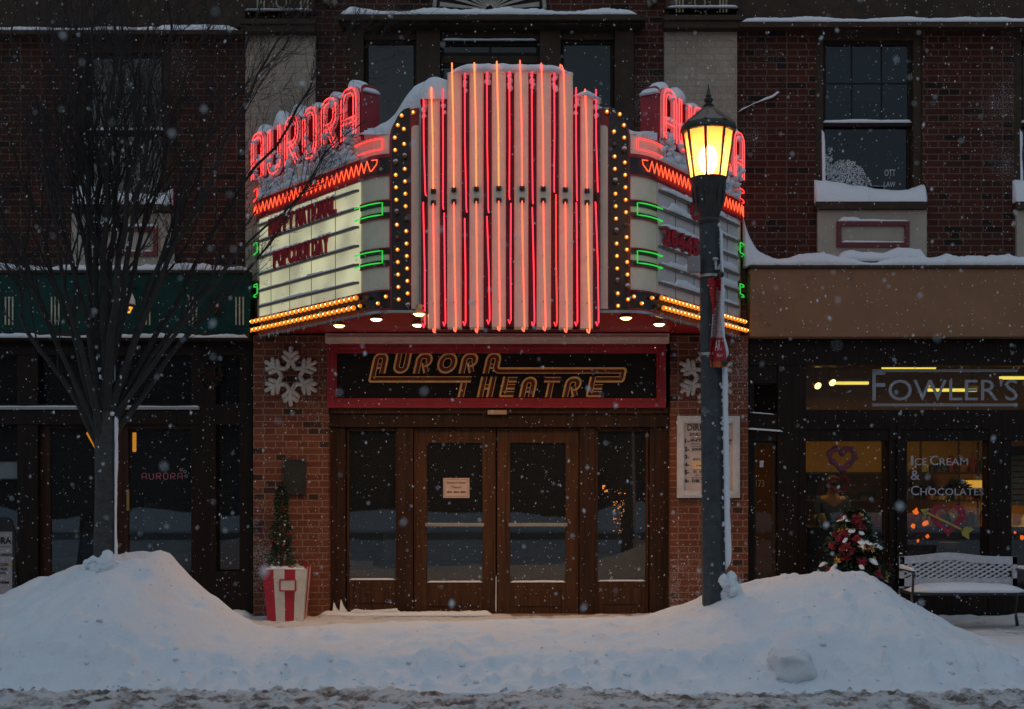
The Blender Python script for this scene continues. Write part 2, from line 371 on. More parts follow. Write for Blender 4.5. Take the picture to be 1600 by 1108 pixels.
def put_text(mb, body, o, u, v, width, height, th=.004, bold=0., mi=0, wob=0.):
    "text fitted into width x height with its lower left corner at o"
    vs, fs = text_mesh(body, 1., .5, bold)
    if not vs: return mb
    x0 = min(p.x for p in vs); x1 = max(p.x for p in vs); y0 = min(p.y for p in vs); y1 = max(p.y for p in vs)
    o, u, v = Vector(o), Vector(u).normalized(), Vector(v).normalized(); nn = u.cross(v)
    height = height or (y1-y0)*width/(x1-x0)
    out = [o+u*((p.x-x0)/(x1-x0)*width)+v*((p.y-y0)/(y1-y0)*height+wob*math.sin(p.x*3))+nn*((p.z+.5)*th) for p in vs]
    return mb.add(out, fs, mi)
XV, ZV = Vector((1, 0, 0)), Vector((0, 0, 1))
def wall_text(mb, body, px0, px1, pyb, pyt, Y, th=.003, bold=0., mi=0):
    return put_text(mb, body, (wx(px0, Y), Y, wz(pyb, Y)), XV, ZV, wx(px1, Y)-wx(px0, Y), wz(pyt, Y)-wz(pyb, Y), th, bold, mi)
def holes_wall(mb, x0, x1, z0, z1, holes, y0, y1, mi=0):
    X = sorted(set([x0, x1]+[h[0] for h in holes]+[h[1] for h in holes])); Z = sorted(set([z0, z1]+[h[2] for h in holes]+[h[3] for h in holes]))
    sol = lambda i, j: 0 <= i < len(X)-1 and 0 <= j < len(Z)-1 and not any(h[0]-1e-6 < (X[i]+X[i+1])/2 < h[1] and h[2] < (Z[j]+Z[j+1])/2 < h[3] for h in holes)
    for i in range(len(X)-1):
        for j in range(len(Z)-1):
            if not sol(i, j): continue
            a, b, c, d = X[i], X[i+1], Z[j], Z[j+1]
            mb.add([(a, y0, c), (b, y0, c), (b, y0, d), (a, y0, d)], [(0, 1, 2, 3)], mi); mb.add([(a, y1, c), (b, y1, c), (b, y1, d), (a, y1, d)], [(3, 2, 1, 0)], mi)
            if not sol(i-1, j): mb.add([(a, y0, c), (a, y1, c), (a, y1, d), (a, y0, d)], [(3, 2, 1, 0)], mi)
            if not sol(i+1, j): mb.add([(b, y0, c), (b, y1, c), (b, y1, d), (b, y0, d)], [(0, 1, 2, 3)], mi)
            if not sol(i, j-1): mb.add([(a, y0, c), (b, y0, c), (b, y1, c), (a, y1, c)], [(3, 2, 1, 0)], mi)
            if not sol(i, j+1): mb.add([(a, y0, d), (b, y0, d), (b, y1, d), (a, y1, d)], [(0, 1, 2, 3)], mi)
    return mb

# ================================================================== ground
def crest(px):
    K = [(-900, 960), (-300, 950), (-120, 945), (0, 929), (60, 908), (130, 884), (148, 874), (195, 862), (225, 858), (262, 864), (300, 903), (330, 926), (365, 955), (400, 975), (440, 986), (520, 976), (620, 972), (775, 969), (900, 967), (1000, 964), (1060, 946), (1140, 914), (1200, 900), (1290, 891), (1350, 893), (1375, 908), (1400, 930), (1440, 948), (1500, 985), (1560, 1003), (1640, 1012), (1800, 985), (2000, 940), (2300, 945), (3000, 960)]
    for i in range(len(K)-1):
        if K[i][0] <= px <= K[i+1][0]:
            t = (px-K[i][0])/(K[i+1][0]-K[i][0]); t = t*.6+.4*t*t*(3-2*t); return K[i][1]*(1-t)+K[i+1][1]*t
    return 960
DC = 11.35
dents = [(R.uniform(-6, 6), R.uniform(-5.3, -3.7), R.uniform(.035, .11), R.uniform(.015, .05), R.uniform(.6, 1.8)) for _ in range(170)]
clods = [(R.uniform(-6, 6), R.gauss(-5.05, .35), R.uniform(.03, .08), R.uniform(.006, .026)) for _ in range(240)]
DG = {}
for q in [(a, b, c, -d, e) for a, b, c, d, e in dents]+[(a, b, c, d, 1.) for a, b, c, d in clods]:
    for i in range(int((q[0]-.3)//.3), int((q[0]+.3)//.3)+1): DG.setdefault(i, []).append(q)
def bank_h(x, y):
    d = D0+y; px = 800+F*x/DC; zc = 1.6-(crest(px)-HZ)*DC/F
    n = noise.noise(Vector((x*1.1, y*1.3, 0)))*.05+noise.noise(Vector((x*3.3, y*3.3, 5)))*.022+noise.noise(Vector((x*9, y*9, 2)))*.009
    lump = max(0, noise.noise(Vector((x*5.5, y*6.5, 9)))-.30)*.13
    if d < DC:
        t = max(0, min(1, (d-9.36)/(DC-9.36))); s = math.sin(t*math.pi/2)**1.15
        low = .04+.10*min(1, t*3)
        ledge = .10*math.exp(-((d-9.85)/.16)**2)*(.6+noise.noise(Vector((x*2.3, 3, 1))))
        z = low+(zc-low)*s+ledge; amp = .35+.65*min(1, t*3)*(1-t*.6)
    else:
        t = min(1, (d-DC)/1.15); s = .5+.5*math.cos(t*math.pi); z = .05+(zc-.05)*s; amp = .3*(1-t)+.1
        if zc > .6: z += 0
    crumb = max(0, noise.noise(Vector((x*13, y*13, 4)))-.15)*.16*math.exp(-((d-9.6)/.25)**2)
    rim = max(0, noise.noise(Vector((x*8, y*8, 21))))*.06*math.exp(-((d-DC)/.12)**2)*max(0, min(1, (zc-.45)/.4))
    dt = 0.
    for (a, b, c, e, k) in DG.get(int(x//.3), ()):
        u = ((x-a)/(c*k))**2+((y-b)/c)**2
        if u < 6: dt += e*math.exp(-u**1.4)
    return z+n*amp*1.25+lump*amp+crumb+rim+dt*min(1, amp*1.6)+.006*noise.noise(Vector((x*24, y*24, 8)))*amp-(.012 if zc > .3 else 0)
def grid(a, b, s): n = int((b-a)/s)+1; return [a+(b-a)*i/n for i in range(n+1)]
g = MB(); g.box(-150, 150, -200, 60, -.6, -.30); g.build('ground', mat('frozen_ground', (.5, .52, .55), .9), kind='structure')
g = MB(); g.box(-60, 60, -40, -5.75, -.29, -.03); g.build('road', mat('wet_asphalt', (.05, .05, .05), .5, var=.3), kind='structure')
def slush_h(x, y):
    return .03+.035*noise.noise(Vector((x*1.3, y*2, 1)))+.05*abs(noise.noise(Vector((x*6, y*8, 3))))+.03*noise.noise(Vector((x*19, y*21, 3)))+.01*noise.noise(Vector((x*45, y*45, 3)))
SLUSH = snowmat('dirty_slush', (.56, .57, .58), (.12, .10, .085), .54, 5)
g = MB(); g.hf(grid(-7, 7, .024), grid(-6.9, -5.5, .024), slush_h, -.03); g.build('road_slush', SLUSH, smooth=True, kind='stuff', label='dirty grey brown slush along the road edge')
g = MB(); g.hf(grid(-40, 40, .4), grid(-20, -6.88, .4), lambda x, y: .03+.03*noise.noise(Vector((x, y, 0))), -.03); g.build('road_snow', snowmat('packed_snow', (.6, .6, .62), (.3, .29, .28), .5, 2), smooth=True, kind='structure')
g = MB(); g.box(-60, 60, -5.6, 6, -.29, 0); g.build('sidewalk', mat('concrete', (.22, .21, .2), .8, var=.2, bump=.3), kind='structure')
g = MB(); g.hf(grid(-8, 8, .05), grid(-2.8, .0, .06), lambda x, y: .022+.03*max(0, noise.noise(Vector((x*2.2, y*2.2, 7)))+.1)+.016*noise.noise(Vector((x*9, y*9, 7)))+.05*math.exp((y)/.12)*max(0, noise.noise(Vector((x*1.5, 0, 7)))+.2), .0)
g.build('sidewalk_snow', snowmat('trodden_snow', (.7, .7, .72), (.3, .28, .26), .45, 3), smooth=True, kind='structure')
g = MB(); g.hf(grid(-9, 9, .03), grid(-5.66, -2.2, .03), bank_h, -.02); g.build('snow_bank', BANK, smooth=True, kind='structure')
for sx in (-1, 1):
    g = MB(); g.hf(grid(*sorted((9*sx, 45*sx)), .5), grid(-5.98, -2.2, .2), bank_h, -.02); g.build('snow_bank', BANK, smooth=True, kind='structure')

# the other side of the street, seen only in the glass
g = MB(); g.box(-34, 34, -43, -33, 0, 8.5); g.box(-22, -9, -42.9, -32.9, 8.5, 10.3); g.box(4, 30, -42.9, -32.9, 8.5, 9.6); g.build('background_street', mat('far_brick', (.03, .02, .018), .9), kind='structure')
g = MB(); g.box(-40, 40, -33, -27.6, -.29, 0); g.build('sidewalk', MATS['concrete'], kind='structure')
g = MB(); g.hf(grid(-24, 24, .2), grid(-29.5, -26.5, .12), lambda x, y: .05+(.45+.5*(noise.noise(Vector((x*.35, 3, 3)))+.3))*math.exp(-((y+28)/.75)**2)+.05*noise.noise(Vector((x*3, y*3, 0))), -.02); g.build('snow_bank', BANK, smooth=True, kind='structure')
# ================================================================== the building
BX0, BX1 = -13., 13.
bld = root('brick_building', (0, 0, 0), 'long dark red brick commercial building with painted cream piers behind the glowing theatre marquee', 'building')
WL = (wx(120), wx(268), wz(322), wz(62)); WR = (wx(1274), wx(1441), wz(318), wz(42)); WR2 = (wx(1584), wx(1751), wz(318), wz(42)); WLL = (wx(-200), wx(-52), wz(322), wz(62))
WC = (wx(548), wx(990), wz(330), wz(27))
LS = (wx(-420), wx(398), 0., wz(529)); ES = (wx(517), wx(1044), 0., wz(537)); RS = (wx(1167), wx(2050), 0., wz(526))
g = MB(); holes_wall(g, BX0, BX1, wz(418), 9.5, [WL, WR, WR2, WLL, WC], 0, .32); g.build('upper_wall', BRICK, bld)
g = MB(); g.box(BX0, LS[0], 0, .32, 0, wz(418)); g.box(RS[1], BX1, 0, .32, 0, wz(418)); g.build('side_wall', BRICK, bld)
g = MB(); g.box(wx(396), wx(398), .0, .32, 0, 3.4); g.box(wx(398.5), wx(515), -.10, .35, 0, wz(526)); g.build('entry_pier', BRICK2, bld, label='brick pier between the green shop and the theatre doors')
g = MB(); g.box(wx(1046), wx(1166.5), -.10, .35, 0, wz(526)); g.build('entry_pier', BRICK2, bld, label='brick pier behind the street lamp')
# shell: roof, floors, rear walls, partitions
g = MB(); g.box(BX0, BX1, .32, 6, 9.3, 9.5); g.box(BX0, BX1, .33, 6, 3.72, 3.9); g.box(BX0, BX1, 6, 6.2, 0, 9.5); g.box(BX0, BX0+.2, .32, 6, 0, 9.3); g.box(BX1-.2, BX1, .32, 6, 0, 9.3)
g.box(wx(450), wx(470), .36, 6, 0, 3.72); g.box(wx(1090), wx(1110), .36, 6, 0, 3.72); g.build('inner_shell', DARK, bld)
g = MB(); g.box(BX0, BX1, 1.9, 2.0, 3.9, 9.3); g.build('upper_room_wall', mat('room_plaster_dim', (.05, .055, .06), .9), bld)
# wall behind the marquee and lintel zone above the ground floor
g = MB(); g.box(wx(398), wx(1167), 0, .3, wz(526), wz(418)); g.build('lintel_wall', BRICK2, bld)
# band course and snowy ledge at the top
g = MB(); g.box(BX0, wx(386), -.10, -.002, wz(47), 9.45); g.box(wx(1148), BX1, -.10, -.002, wz(34), 9.45); g.box(BX0, wx(386), -.24, -.102, wz(53, -.24), wz(47, -.24)); g.box(wx(1150), BX1, -.24, -.102, wz(42, -.24), wz(34, -.24)); build_each(g, 'cornice_band', BRONZE, bld)
g = MB(); snow(g, (wx(-700), -.17, wz(47, -.24)), (wx(380), -.17, wz(47, -.24)), .15, .05, 3, (0, 1, 0)); snow(g, (wx(250), -.17, wz(47, -.24)), (wx(372), -.17, wz(47, -.24)), .13, .075, 3, (0, 1, 0)); g2 = g
snow(g, (wx(1152), -.17, wz(34, -.24)), (wx(2300), -.17, wz(34, -.24)), .15, .06, 5, (0, 1, 0)); build_each(g, 'ledge_snow', SNOW, bld, smooth=True)
# painted piers with ornament caps
for k, (a, b, c) in enumerate(((385.5, 494, 49), (1037, 1150, 43))):
    g = MB(); g.pbox(a, b, c, 440, -.075, .0, Y=0); g.build('painted_pier', PAINTB, bld)
    g = MB(); g.box(wx(a), wx(b), -.17, -.078, wz(22), 9.4); g.box(wx(a)-.02, wx(b)+.02, -.22, -.08, wz(c, -.22), wz(c-20, -.22)); g.box(wx(a)-.03, wx(b)+.03, -.25, -.222, wz(c-12, -.25), wz(c-19, -.25))
    g.build('pier_cap', BRONZE, bld)
    g = MB(); cx = (a+b)/2
    for q in (-38, -33, -28, 30, 35, 40): g.pbox(cx+q, cx+q+2.4, -60, 20, -.188, -.172, Y=-.17)
    for k2 in range(26):
        aa = 2*math.pi*k2/26; g.obox(pt(cx+8*math.cos(aa), 4-8*math.sin(aa), -.18), (.008, 0, 0), (0, .006, 0), (0, 0, .008))
    for k2 in range(46):
        aa = R.uniform(0, 6.28); q = R.uniform(13, 22); g.obox(pt(cx+q*math.cos(aa), 4-q*math.sin(aa)*.9, -.178), (R.uniform(.003, .009), 0, 0), (0, .006, 0), (0, 0, R.uniform(.003, .009)))
    g.build('pier_ornament', mat('ornament_paint', (.30, .25, .17), .6, var=.3), bld)
g = MB(); snow(g, (wx(388), -.2, wz(26)), (wx(492), -.2, wz(26)), .08, .015, 3, (0, 1, 0)); snow(g, (wx(1040), -.2, wz(22)), (wx(1148), -.2, wz(22)), .08, .02, 3, (0, 1, 0)); build_each(g, 'cap_snow', SNOW, bld, smooth=True)

def sash_window(H, name_label, mull=True, snow_h=.27, frost=False, seed=1):
    x0, x1, z0, z1 = H; t = .10
    g = MB(); g.box(x0, x0+t, .02, .2, z0, z1); g.box(x1-t, x1, .02, .2, z0, z1); g.box(x0+t, x1-t, .02, .2, z1-t*1.5, z1); g.box(x0+t, x1-t, .02, .2, z0, z0+.06)
    fr = g.build('window', BRONZE, bld, bevel=.004, label=name_label)
    a, b, c, d = x0+t, x1-t, z0+.06, z1-t*1.5; mid = c+(d-c)*.475
    g = MB(); s = .045
    for (y0, y1, u, v) in ((.075, .115, mid-.02, d), (.125, .165, c, mid+.02)):
        g.box(a, a+s, y0, y1, u, v); g.box(b-s, b, y0, y1, u, v); g.box(a+s, b-s, y0, y1, u, u+s); g.box(a+s, b-s, y0, y1, v-s, v)
    if mull:
        for k in (1, 2): g.box(a+(b-a)*k/3-.008, a+(b-a)*k/3+.008, .085, .105, mid+s, d-s)
        g.box(a+s, b-s, .086, .104, mid+(d-mid)*.5-.008, mid+(d-mid)*.5+.008)
    g.build('sash', BRONZED, fr, bevel=.002)
    g = MB(); g.box(a+s, b-s, .092, .098, mid, d-s); g.box(a+s, b-s, .142, .148, c+s, mid); g.build('pane', GLASS, fr)
    # sheet added behind the glass, its blue standing in for reflected sky
    g = MB(); g.box(a, b, .30, .31, mid+(d-mid)*.35, d); g.build('added_backing', mat('blue_grey_backing', (.014, .03, .042), .8), fr)
    g = MB(); g.box(x0-.02, x1+.03, -.12, .02, z0-.09, z0-.002); g.build('sill', BRONZE, fr, bevel=.004)
    g = MB()
    xs = grid(x0-.015, x1+.02, .03); ys = grid(-.115, .12, .03)
    def hh(x, y):
        u = (x-x0)/(x1-x0); v = (y+.115)/.235
        return z0+snow_h*(.42+.58*min(1, v*1.6)**.6)*(1-.38*u+.25*max(0, u-.88)/.12+.1*math.cos(u*5))*(1-.55*max(0, 1-v*5))+.02*noise.noise(Vector((x*6, y*6, seed)))
    g.hf(xs, ys, hh, z0-.004); 
    snow(g, (a, .08, mid+.022), (b, .08, mid+.022), .05, .035, seed, (0, 1, 0))
    snow(g, (x0+t*.9, .03, z0+.1), (x0+t*.8, .03, z0+(z1-z0)*.42), .05, .035, seed, (0, 1, 0), up=(1, 0, 0))
    g.build('window_snow', SNOW, fr, smooth=True)
    return fr, (a, b, c, d, mid)
def spandrel(a, b, c, d, f):
    g = MB(); g.pbox(a, b, c, d, -.05, -.002, Y=0); p = g.build('spandrel_panel', CREAMP, bld)
    g = MB(); g.frame(*f, -.085, -.052, .055, Y=0); g.build('panel_moulding', mat('maroon_moulding', (.13, .018, .022), .5), p, bevel=.004)
    g = MB(); snow(g, (wx(f[0])+.01, -.07, wz(f[2])), (wx(f[1])-.01, -.07, wz(f[2])), .035, .03, a, (0, 1, 0)); snow(g, (wx(f[0])+.06, -.07, wz(f[3])+.055), (wx(f[1])-.06, -.07, wz(f[3])+.055), .03, .02, a, (0, 1, 0)); snow(g, (wx(f[0])+.02, -.07, wz(f[2])), (wx(f[0])+.3, -.07, wz(f[2])), .035, .055, a, (0, 1, 0)); g.build('panel_snow', SNOW, p, smooth=True)
wl = sash_window(WL, 'sash window behind the bare tree', snow_h=.24, seed=2); sash_window(WLL, 'sash window out of view', seed=3)
wr = sash_window(WR, 'sash window with a frosted lower pane', snow_h=.27, seed=4); sash_window(WR2, 'sash window cut by the edge of the picture', seed=5)
spandrel(114, 274, 335, 416, (150, 249, 356, 402)); spandrel(1276, 1446, 330, 414, (1305, 1418, 348, 388)); spandrel(1586, 1756, 330, 414, (1615, 1728, 348, 388)); spandrel(-206, -46, 335, 416, (-170, -71, 356, 402))
# frost ferns and faint lettering on the lower pane
g = MB(); a, b, c, d, mid = wr[1]
for k in range(900):
    u = R.random(); top = .34*math.sin(min(1, u*1.15+.12)*math.pi)**.6+(.2 if u < .12 else 0); v = R.random()
    x = a+.05+u*(b-a)*.66; z = c+.16+v*top
    ang = R.gauss(.9, .6); l = R.uniform(.008, .03); g.obox((x, .138, z), (l*math.cos(ang), 0, l*math.sin(ang)), (0, .0015, 0), (-.003*math.sin(ang), 0, .003*math.cos(ang)))
g.build('frost', SNOW, wr[0])
g = MB(); wall_text(g, 'OTT', 1382, 1399, 275, 265, .1385); wall_text(g, 'LAW', 1381, 1399, 292, 284, .1385); g.build('lettering', mat('white_vinyl', (.5, .52, .53), .6), wr[0])
# centre bay window
x0, x1, z0, z1 = WC
g = MB()
g.box(x0-.12, x1+.12, -.30, .0, wz(31, -.3), wz(22, -.3)); g.box(x0-.07, x1+.07, -.22, 0, wz(38, -.22), wz(31, -.3)-.001); g.build('bay_cornice', BRONZE, bld, bevel=.006)
g = MB()
for (a, b) in ((548, 569), (651, 688), (843, 876), (960, 990)): g.pbox(a, b, 34.5, 330, -.06, .2, Y=0)
for (a, b) in ((569.5, 650.5), (876.5, 959.5)): g.pbox(a, b, 34.5, 62, .0, .2, Y=0)
g.pbox(688.5, 842.5, 34.5, 64, -.0, .2, Y=0); g.pbox(688.5, 842.5, 85, 97, .04, .2, Y=0)
bay = g.build('bay_window', BRONZE, bld, bevel=.005)
g = MB()
for (a, b, c, d) in ((570, 650, 62, 330), (688.5, 842.5, 64.5, 84.5), (877, 959, 62, 330), (688.5, 842.5, 97.5, 330)):
    g.frame(a, b, c, d, .05, .11, .035, Y=0)
g.pbox(764, 768, 65, 84, .06, .1, Y=0); g.build('sash', BRONZED, bay)
g = MB()
for (a, b, c, d) in ((574, 646, 66, 326), (692, 839, 68, 82), (881, 955, 66, 326), (692, 839, 101, 326)): g.pbox(a, b, c, d, .075, .081, Y=0)
g.build('pane', GLASS, bay)
g = MB(); g.pbox(570, 960, 66, 330, .34, .35, Y=0)
g.build('added_backing', mat('blue_grey_backing', (.014, .03, .042), .8), bay)  # added backing sheet, coloured with the blue of reflected sky
g = MB(); snow(g, (wx(532), -.16, wz(22, -.3)-.005), (wx(998), -.16, wz(22, -.3)-.005), .27, .085, 8, (0, 1, 0), rough=.5)
snow(g, (wx(692), -.02, wz(64)), (wx(838), -.02, wz(64)), .05, .02, 9, (0, 1, 0)); g.build('bay_snow', SNOW, bay, smooth=True)
# sunburst fan above the bay
cx = wx(765); cz = wz(17)
g = MB(); n = 28; P = [(cx+wx(800+88)*math.cos(math.pi*i/n), cz+wx(800+88)*math.sin(math.pi*i/n)) for i in range(n+1)]
g.prism([(p[0], p[1]) for p in P], (0, -.03, 0), XV, ZV, (0, .028, 0)); fan = g.build('fanlight', BRONZED, bld)
g = MB()
for i in range(15):
    a = math.pi*(i+.5)/15; dd = Vector((math.cos(a), 0, math.sin(a))); q = Vector((-math.sin(a), 0, math.cos(a)))
    v = [Vector((cx, -.05, cz))+dd*.06+q*.006, Vector((cx, -.05, cz))+dd*.06-q*.006, Vector((cx, -.05, cz))+dd*.60-q*.028, Vector((cx, -.05, cz))+dd*.60+q*.028]
    g.add([p for p in v]+[p+Vector((0, .018, 0)) for p in v], [(0, 1, 2, 3), (7, 6, 5, 4), (0, 4, 5, 1), (1, 5, 6, 2), (2, 6, 7, 3), (3, 7, 4, 0)])
arc = [(cx+.66*math.cos(math.pi*i/n), -.05, cz+.66*math.sin(math.pi*i/n)) for i in range(n+1)]; g.tube(arc, .025, 6); arc = [(cx+.055*math.cos(math.pi*i/8), -.05, cz+.055*math.sin(math.pi*i/8)) for i in range(9)]; g.tube(arc, .012, 6)
g.build('fan_rays', mat('pale_stone', (.34, .31, .26), .7), fan)
# soft carved swag stones either side at the very top
g = MB()
for cxp in (515, 1020):
    for k in range(9): g.ball(pt(cxp+R.uniform(-8, 8), R.uniform(-25, 9), -.03), R.uniform(.025, .05), 8, jit=.3)
build_each(g, 'carved_ornament', mat('carved_stone', (.16, .13, .11), .8, stain=(.7, .7, .72), sfac=.4, sscale=20), bld, smooth=True)

# ---------------- left shop: green fascia over dark storefront
g = MB(); g.box(BX0+2, wx(396), -.22, -.002, wz(521, -.22), wz(427, -.22)); fas = g.build('green_fascia', mat('dark_green_paint', (.004, .036, .030), .6, var=.25, scale=3, spec=.2), bld, bevel=.004)
g = MB(); g.box(BX0+2, wx(396), -.26, -.002, wz(427, -.22), wz(423, -.22)); g.box(BX0+2, wx(396), -.25, -.002, wz(530, -.22), wz(521.3, -.22)); g.build('fascia_trim', BRONZE, fas)
g = MB()
for gx in (8, 80, 152, 222, 295, 368):
    for k in range(3): g.pbox(gx+k*5.6, gx+k*5.6+2.1, 464, 508, -.232, -.222, Y=-.22)
build_each(g, 'pinstripe', mat('cream_pinstripe', (.45, .42, .30), .5), fas)
g = MB(); snow(g, (wx(-400), -.13, wz(423, -.22)), (wx(396), -.13, wz(423, -.22)), .26, .085, 11, (0, 1, 0), rough=.5); snow(g, (wx(-400), -.26, wz(528, -.24)), (wx(394), -.26, wz(528, -.24)), .07, .045, 12, (0, 1, 0), rough=.7, up=(0, -.3, 1)); g.build('fascia_snow', SNOW, fas, smooth=True)
# right shop: tan fascia
g = MB(); g.box(wx(1167), BX1-2, -.22, -.002, wz(526, -.22), wz(420, -.22)); fas2 = g.build('tan_fascia', mat('tan_awning_board', (.26, .135, .075), .65, var=.12, scale=2, spec=.2, stain=(.17, .085, .05), sfac=.4, sscale=2.2), bld, bevel=.004)
g = MB(); g.box(wx(1165), BX1-2, -.25, -.002, wz(420, -.22), wz(415, -.22)); g.build('fascia_trim', BRONZE, fas2)
g = MB(); snow(g, (wx(1162), -.12, wz(415, -.22)), (wx(2200), -.12, wz(415, -.22)), .26, .12, 14, (0, 1, 0), rough=.55)
xs = grid(wx(1160), wx(1275), .03); g.hf(xs, grid(-.2, -.003, .03), lambda x, y: wz(415, -.22)+.07+.6*math.exp(-(x-wx(1160))/.13)*(.6+.4*(y+.2)/.2)+.03*noise.noise(Vector((x*9, y*9, 1))), wz(415, -.22))
snow(g, (wx(1300), -.1, wz(412)), (wx(1445), -.1, wz(412)), .2, .12, 15, (0, 1, 0), rough=.4); g.build('fascia_snow', SNOW, fas2, smooth=True)

# ---------------- left storefront
YS = .12
g = MB()
for (a, b) in ((-430, -410), (-60, -40), (32, 64), (302, 340), (377, 398)): g.pbox(a, b, 529, 968, .02, .30, Y=YS)
g.box(wx(-430, YS), wx(398, YS), .0, .30, wz(556, YS), wz(529, YS)); g.box(wx(-430, YS), wx(398, YS), .01, .3, wz(664, YS), wz(632, YS)); g.box(wx(-430, YS), wx(60, YS), .01, .30, 0, wz(892, YS)); g.box(wx(320, YS), wx(398, YS), .011, .30, 0, wz(892, YS))
sf = g.build('shopfront', WOODD, bld, bevel=.004, label='dark timber shopfront of the green fascia shop')
g = MB(); g.box(wx(-420), wx(312), -.02, .0, wz(640), wz(636)); snow(g, (wx(-420), -.01, wz(636)), (wx(312), -.01, wz(636)), .03, .014, 3, (0, 1, 0), mi=1); g.build('transom_ledge', [METAL, SNOW], sf)
def leaf_frame(a, b, c, d, y0=.06, y1=.12, t=.11, tb=.5, m=WOOD, name='door', parent=bld, pane=GLASSB, label=None):
    "glazed door leaf: stiles, rails, deep kick panel, glass"
    x0, x1, z0, z1 = wx(a, y0), wx(b, y0), wz(d, y0), wz(c, y0)
    g = MB(); g.box(x0, x0+t, y0, y1, z0, z1); g.box(x1-t, x1, y0, y1, z0, z1); g.box(x0+t, x1-t, y0, y1, z1-t*1.15, z1); g.box(x0+t, x1-t, y0, y1, z0, z0+tb)
    g.box(x0+t+.05, x1-t-.05, y0-.012, y0, z0+.12, z0+tb-.08)
    dr = g.build(name, m, parent, bevel=.006, label=label)
    g = MB(); g.box(x0+t, x1-t, (y0+y1)/2-.003, (y0+y1)/2+.003, z0+tb, z1-t*1.15); g.build('pane', pane, dr)
    return dr, (x0+t, x1-t, z0+tb, z1-t*1.15)
LW = wood('storefront_door_wood', (.045, .017, .009))
d1 = leaf_frame(62, 181, 650, 966, .10, .16, .13, .56, LW, label='fixed glazed leaf behind the tree trunk'); d2 = leaf_frame(183, 320, 650, 966, .07, .13, .135, .56, LW, label='shop door with pink lettering')
g = MB(); g.pbox(198.5, 202.5, 765, 798, .03, .069, Y=.05); g.build('handle', mat('brass', (.5, .33, .1), .35, .9), d2[0], bevel=.002)
g = MB()
for (a, b, c, d) in ((-40, 31, 557, 631), (66, 300, 557, 631), (341, 376, 557, 631), (-40, 31, 666, 890), (341, 376, 666, 890)): g.pbox(a, b, c, d, .14, .146, Y=YS)
g.build('pane', GLASSB, sf)
# stroke alphabet (unit box)
ST = {'A': [[(0, 0), (0, 1), (1, 1), (1, 0)], [(0, .38), (1, .38)]], 'U': [[(0, 1), (0, 0), (1, 0), (1, 1)]], 'R': [[(0, 0), (0, 1), (1, 1), (1, .45), (.25, .45)], [(.35, .45), (1, 0)]],
      'O': [[(.5, 1), (1, 1), (1, 0), (0, 0), (0, 1), (.5, 1)]], 'T': [[(0, 1), (1, 1)], [(.5, 1), (.5, 0)]], 'H': [[(0, 0), (0, 1)], [(1, 0), (1, 1)], [(0, .5), (1, .5)]], 'E': [[(1, 1), (0, 1), (0, 0), (1, 0)], [(0, .5), (.8, .5)]]}
def strokes(ch, w_, h, r):
    out = []
    for k, s in enumerate(ST[ch]):
        P = [Vector((p[0]*w_, p[1]*h)) for p in s]
        out.append(rounded(P, r, 6) if len(P) > 2 else P)
    return out
g = MB(); yy = .094
for i, ch in enumerate('AURORA'):
    for s in strokes(ch, .052, .075, .022):
        g.tube([(wx(222+i*11.2, yy)+p.x, yy, wz(749, yy)+p.y) for p in s], .0055, 4)
g.build('lettering', mat('pink_vinyl', (.42, .13, .17), .6), d2[0])
g = MB()
for (a, b) in ((283, 734), (289, 737), (291, 744)): c0 = pt(a, b, yy); g.tube([c0+Vector((.016*math.cos(t), 0, .016*math.sin(t)+.003*math.sin(3*t))) for t in [i*.7 for i in range(10)]], .003, 4)
g.build('popcorn_doodle', mat('cream_vinyl', (.5, .48, .4), .6), d2[0])
# snow flurries heaped against the shop base
g = MB(); snow(g, (wx(318), -.06, .02), (wx(396), -.06, .02), .2, .06, 2, (0, 1, 0)); g.build('drift', SNOW, sf, smooth=True)

# ---------------- theatre entrance
YE = .14
g = MB(); g.pbox(508, 1046, 521, 536, -.2, -.102, Y=-.2); g.pbox(511, 1043, 526, 530, -.225, -.2, Y=-.2); en = g.build('entry_trim', mat('cream_trim', (.66, .50, .40), .5), bld, bevel=.004)
g = MB(); g.pbox(517, 1044, 638, 668, .02, .3, Y=YE)
for (a, b) in ((517, 541), (622, 646), (905, 929), (1014, 1044)): g.pbox(a, b, 668, 967, .06, .24, Y=YE)
g.box(wx(541, YE), wx(622, YE), .08, .24, .0, .02); g.build('door_frame', wood('entry_frame_wood', (.036, .015, .007)), bld, bevel=.005)
g = MB(); g.pbox(517, 1044, 637, 646, -.03, .019, Y=0); g.pbox(762, 792, 641, 648, -.06, -.031, 1, Y=0); g.build('door_head', [WOOD, mat('brass_plate', (.45, .3, .15), .4)], bld, bevel=.003)
E = []
E.append(leaf_frame(541.5, 622, 668.5, 958, .12, .18, .03, .40, WOOD, 'sidelight', label='sidelight with a fallen paper inside'))
E.append(leaf_frame(646.5, 774.5, 668.5, 963, .12, .18, .16, .41, WOOD, label='entrance door with a paper notice'))
E.append(leaf_frame(776.5, 904.5, 668.5, 963, .12, .18, .16, .41, WOOD, label='entrance door beside the notice'))
E.append(leaf_frame(929.5, 1013.5, 668.5, 960, .12, .18, .035, .40, WOOD, 'sidelight', label='sidelight reflecting orange lights'))
for e in E[1:3]:
    g = MB(); a, b, c, d = e[1]; zb = wz(820, .1); g.box(a-.02, b+.02, .085, .10, zb-.02, zb+.022); g.box(a-.02, a+.0, .1, .12, zb-.02, zb+.022); g.box(b, b+.02, .1, .12, zb-.02, zb+.022); g.build('push_bar', mat('worn_brass', (.4, .36, .3), .35, .7), e[0], bevel=.003)
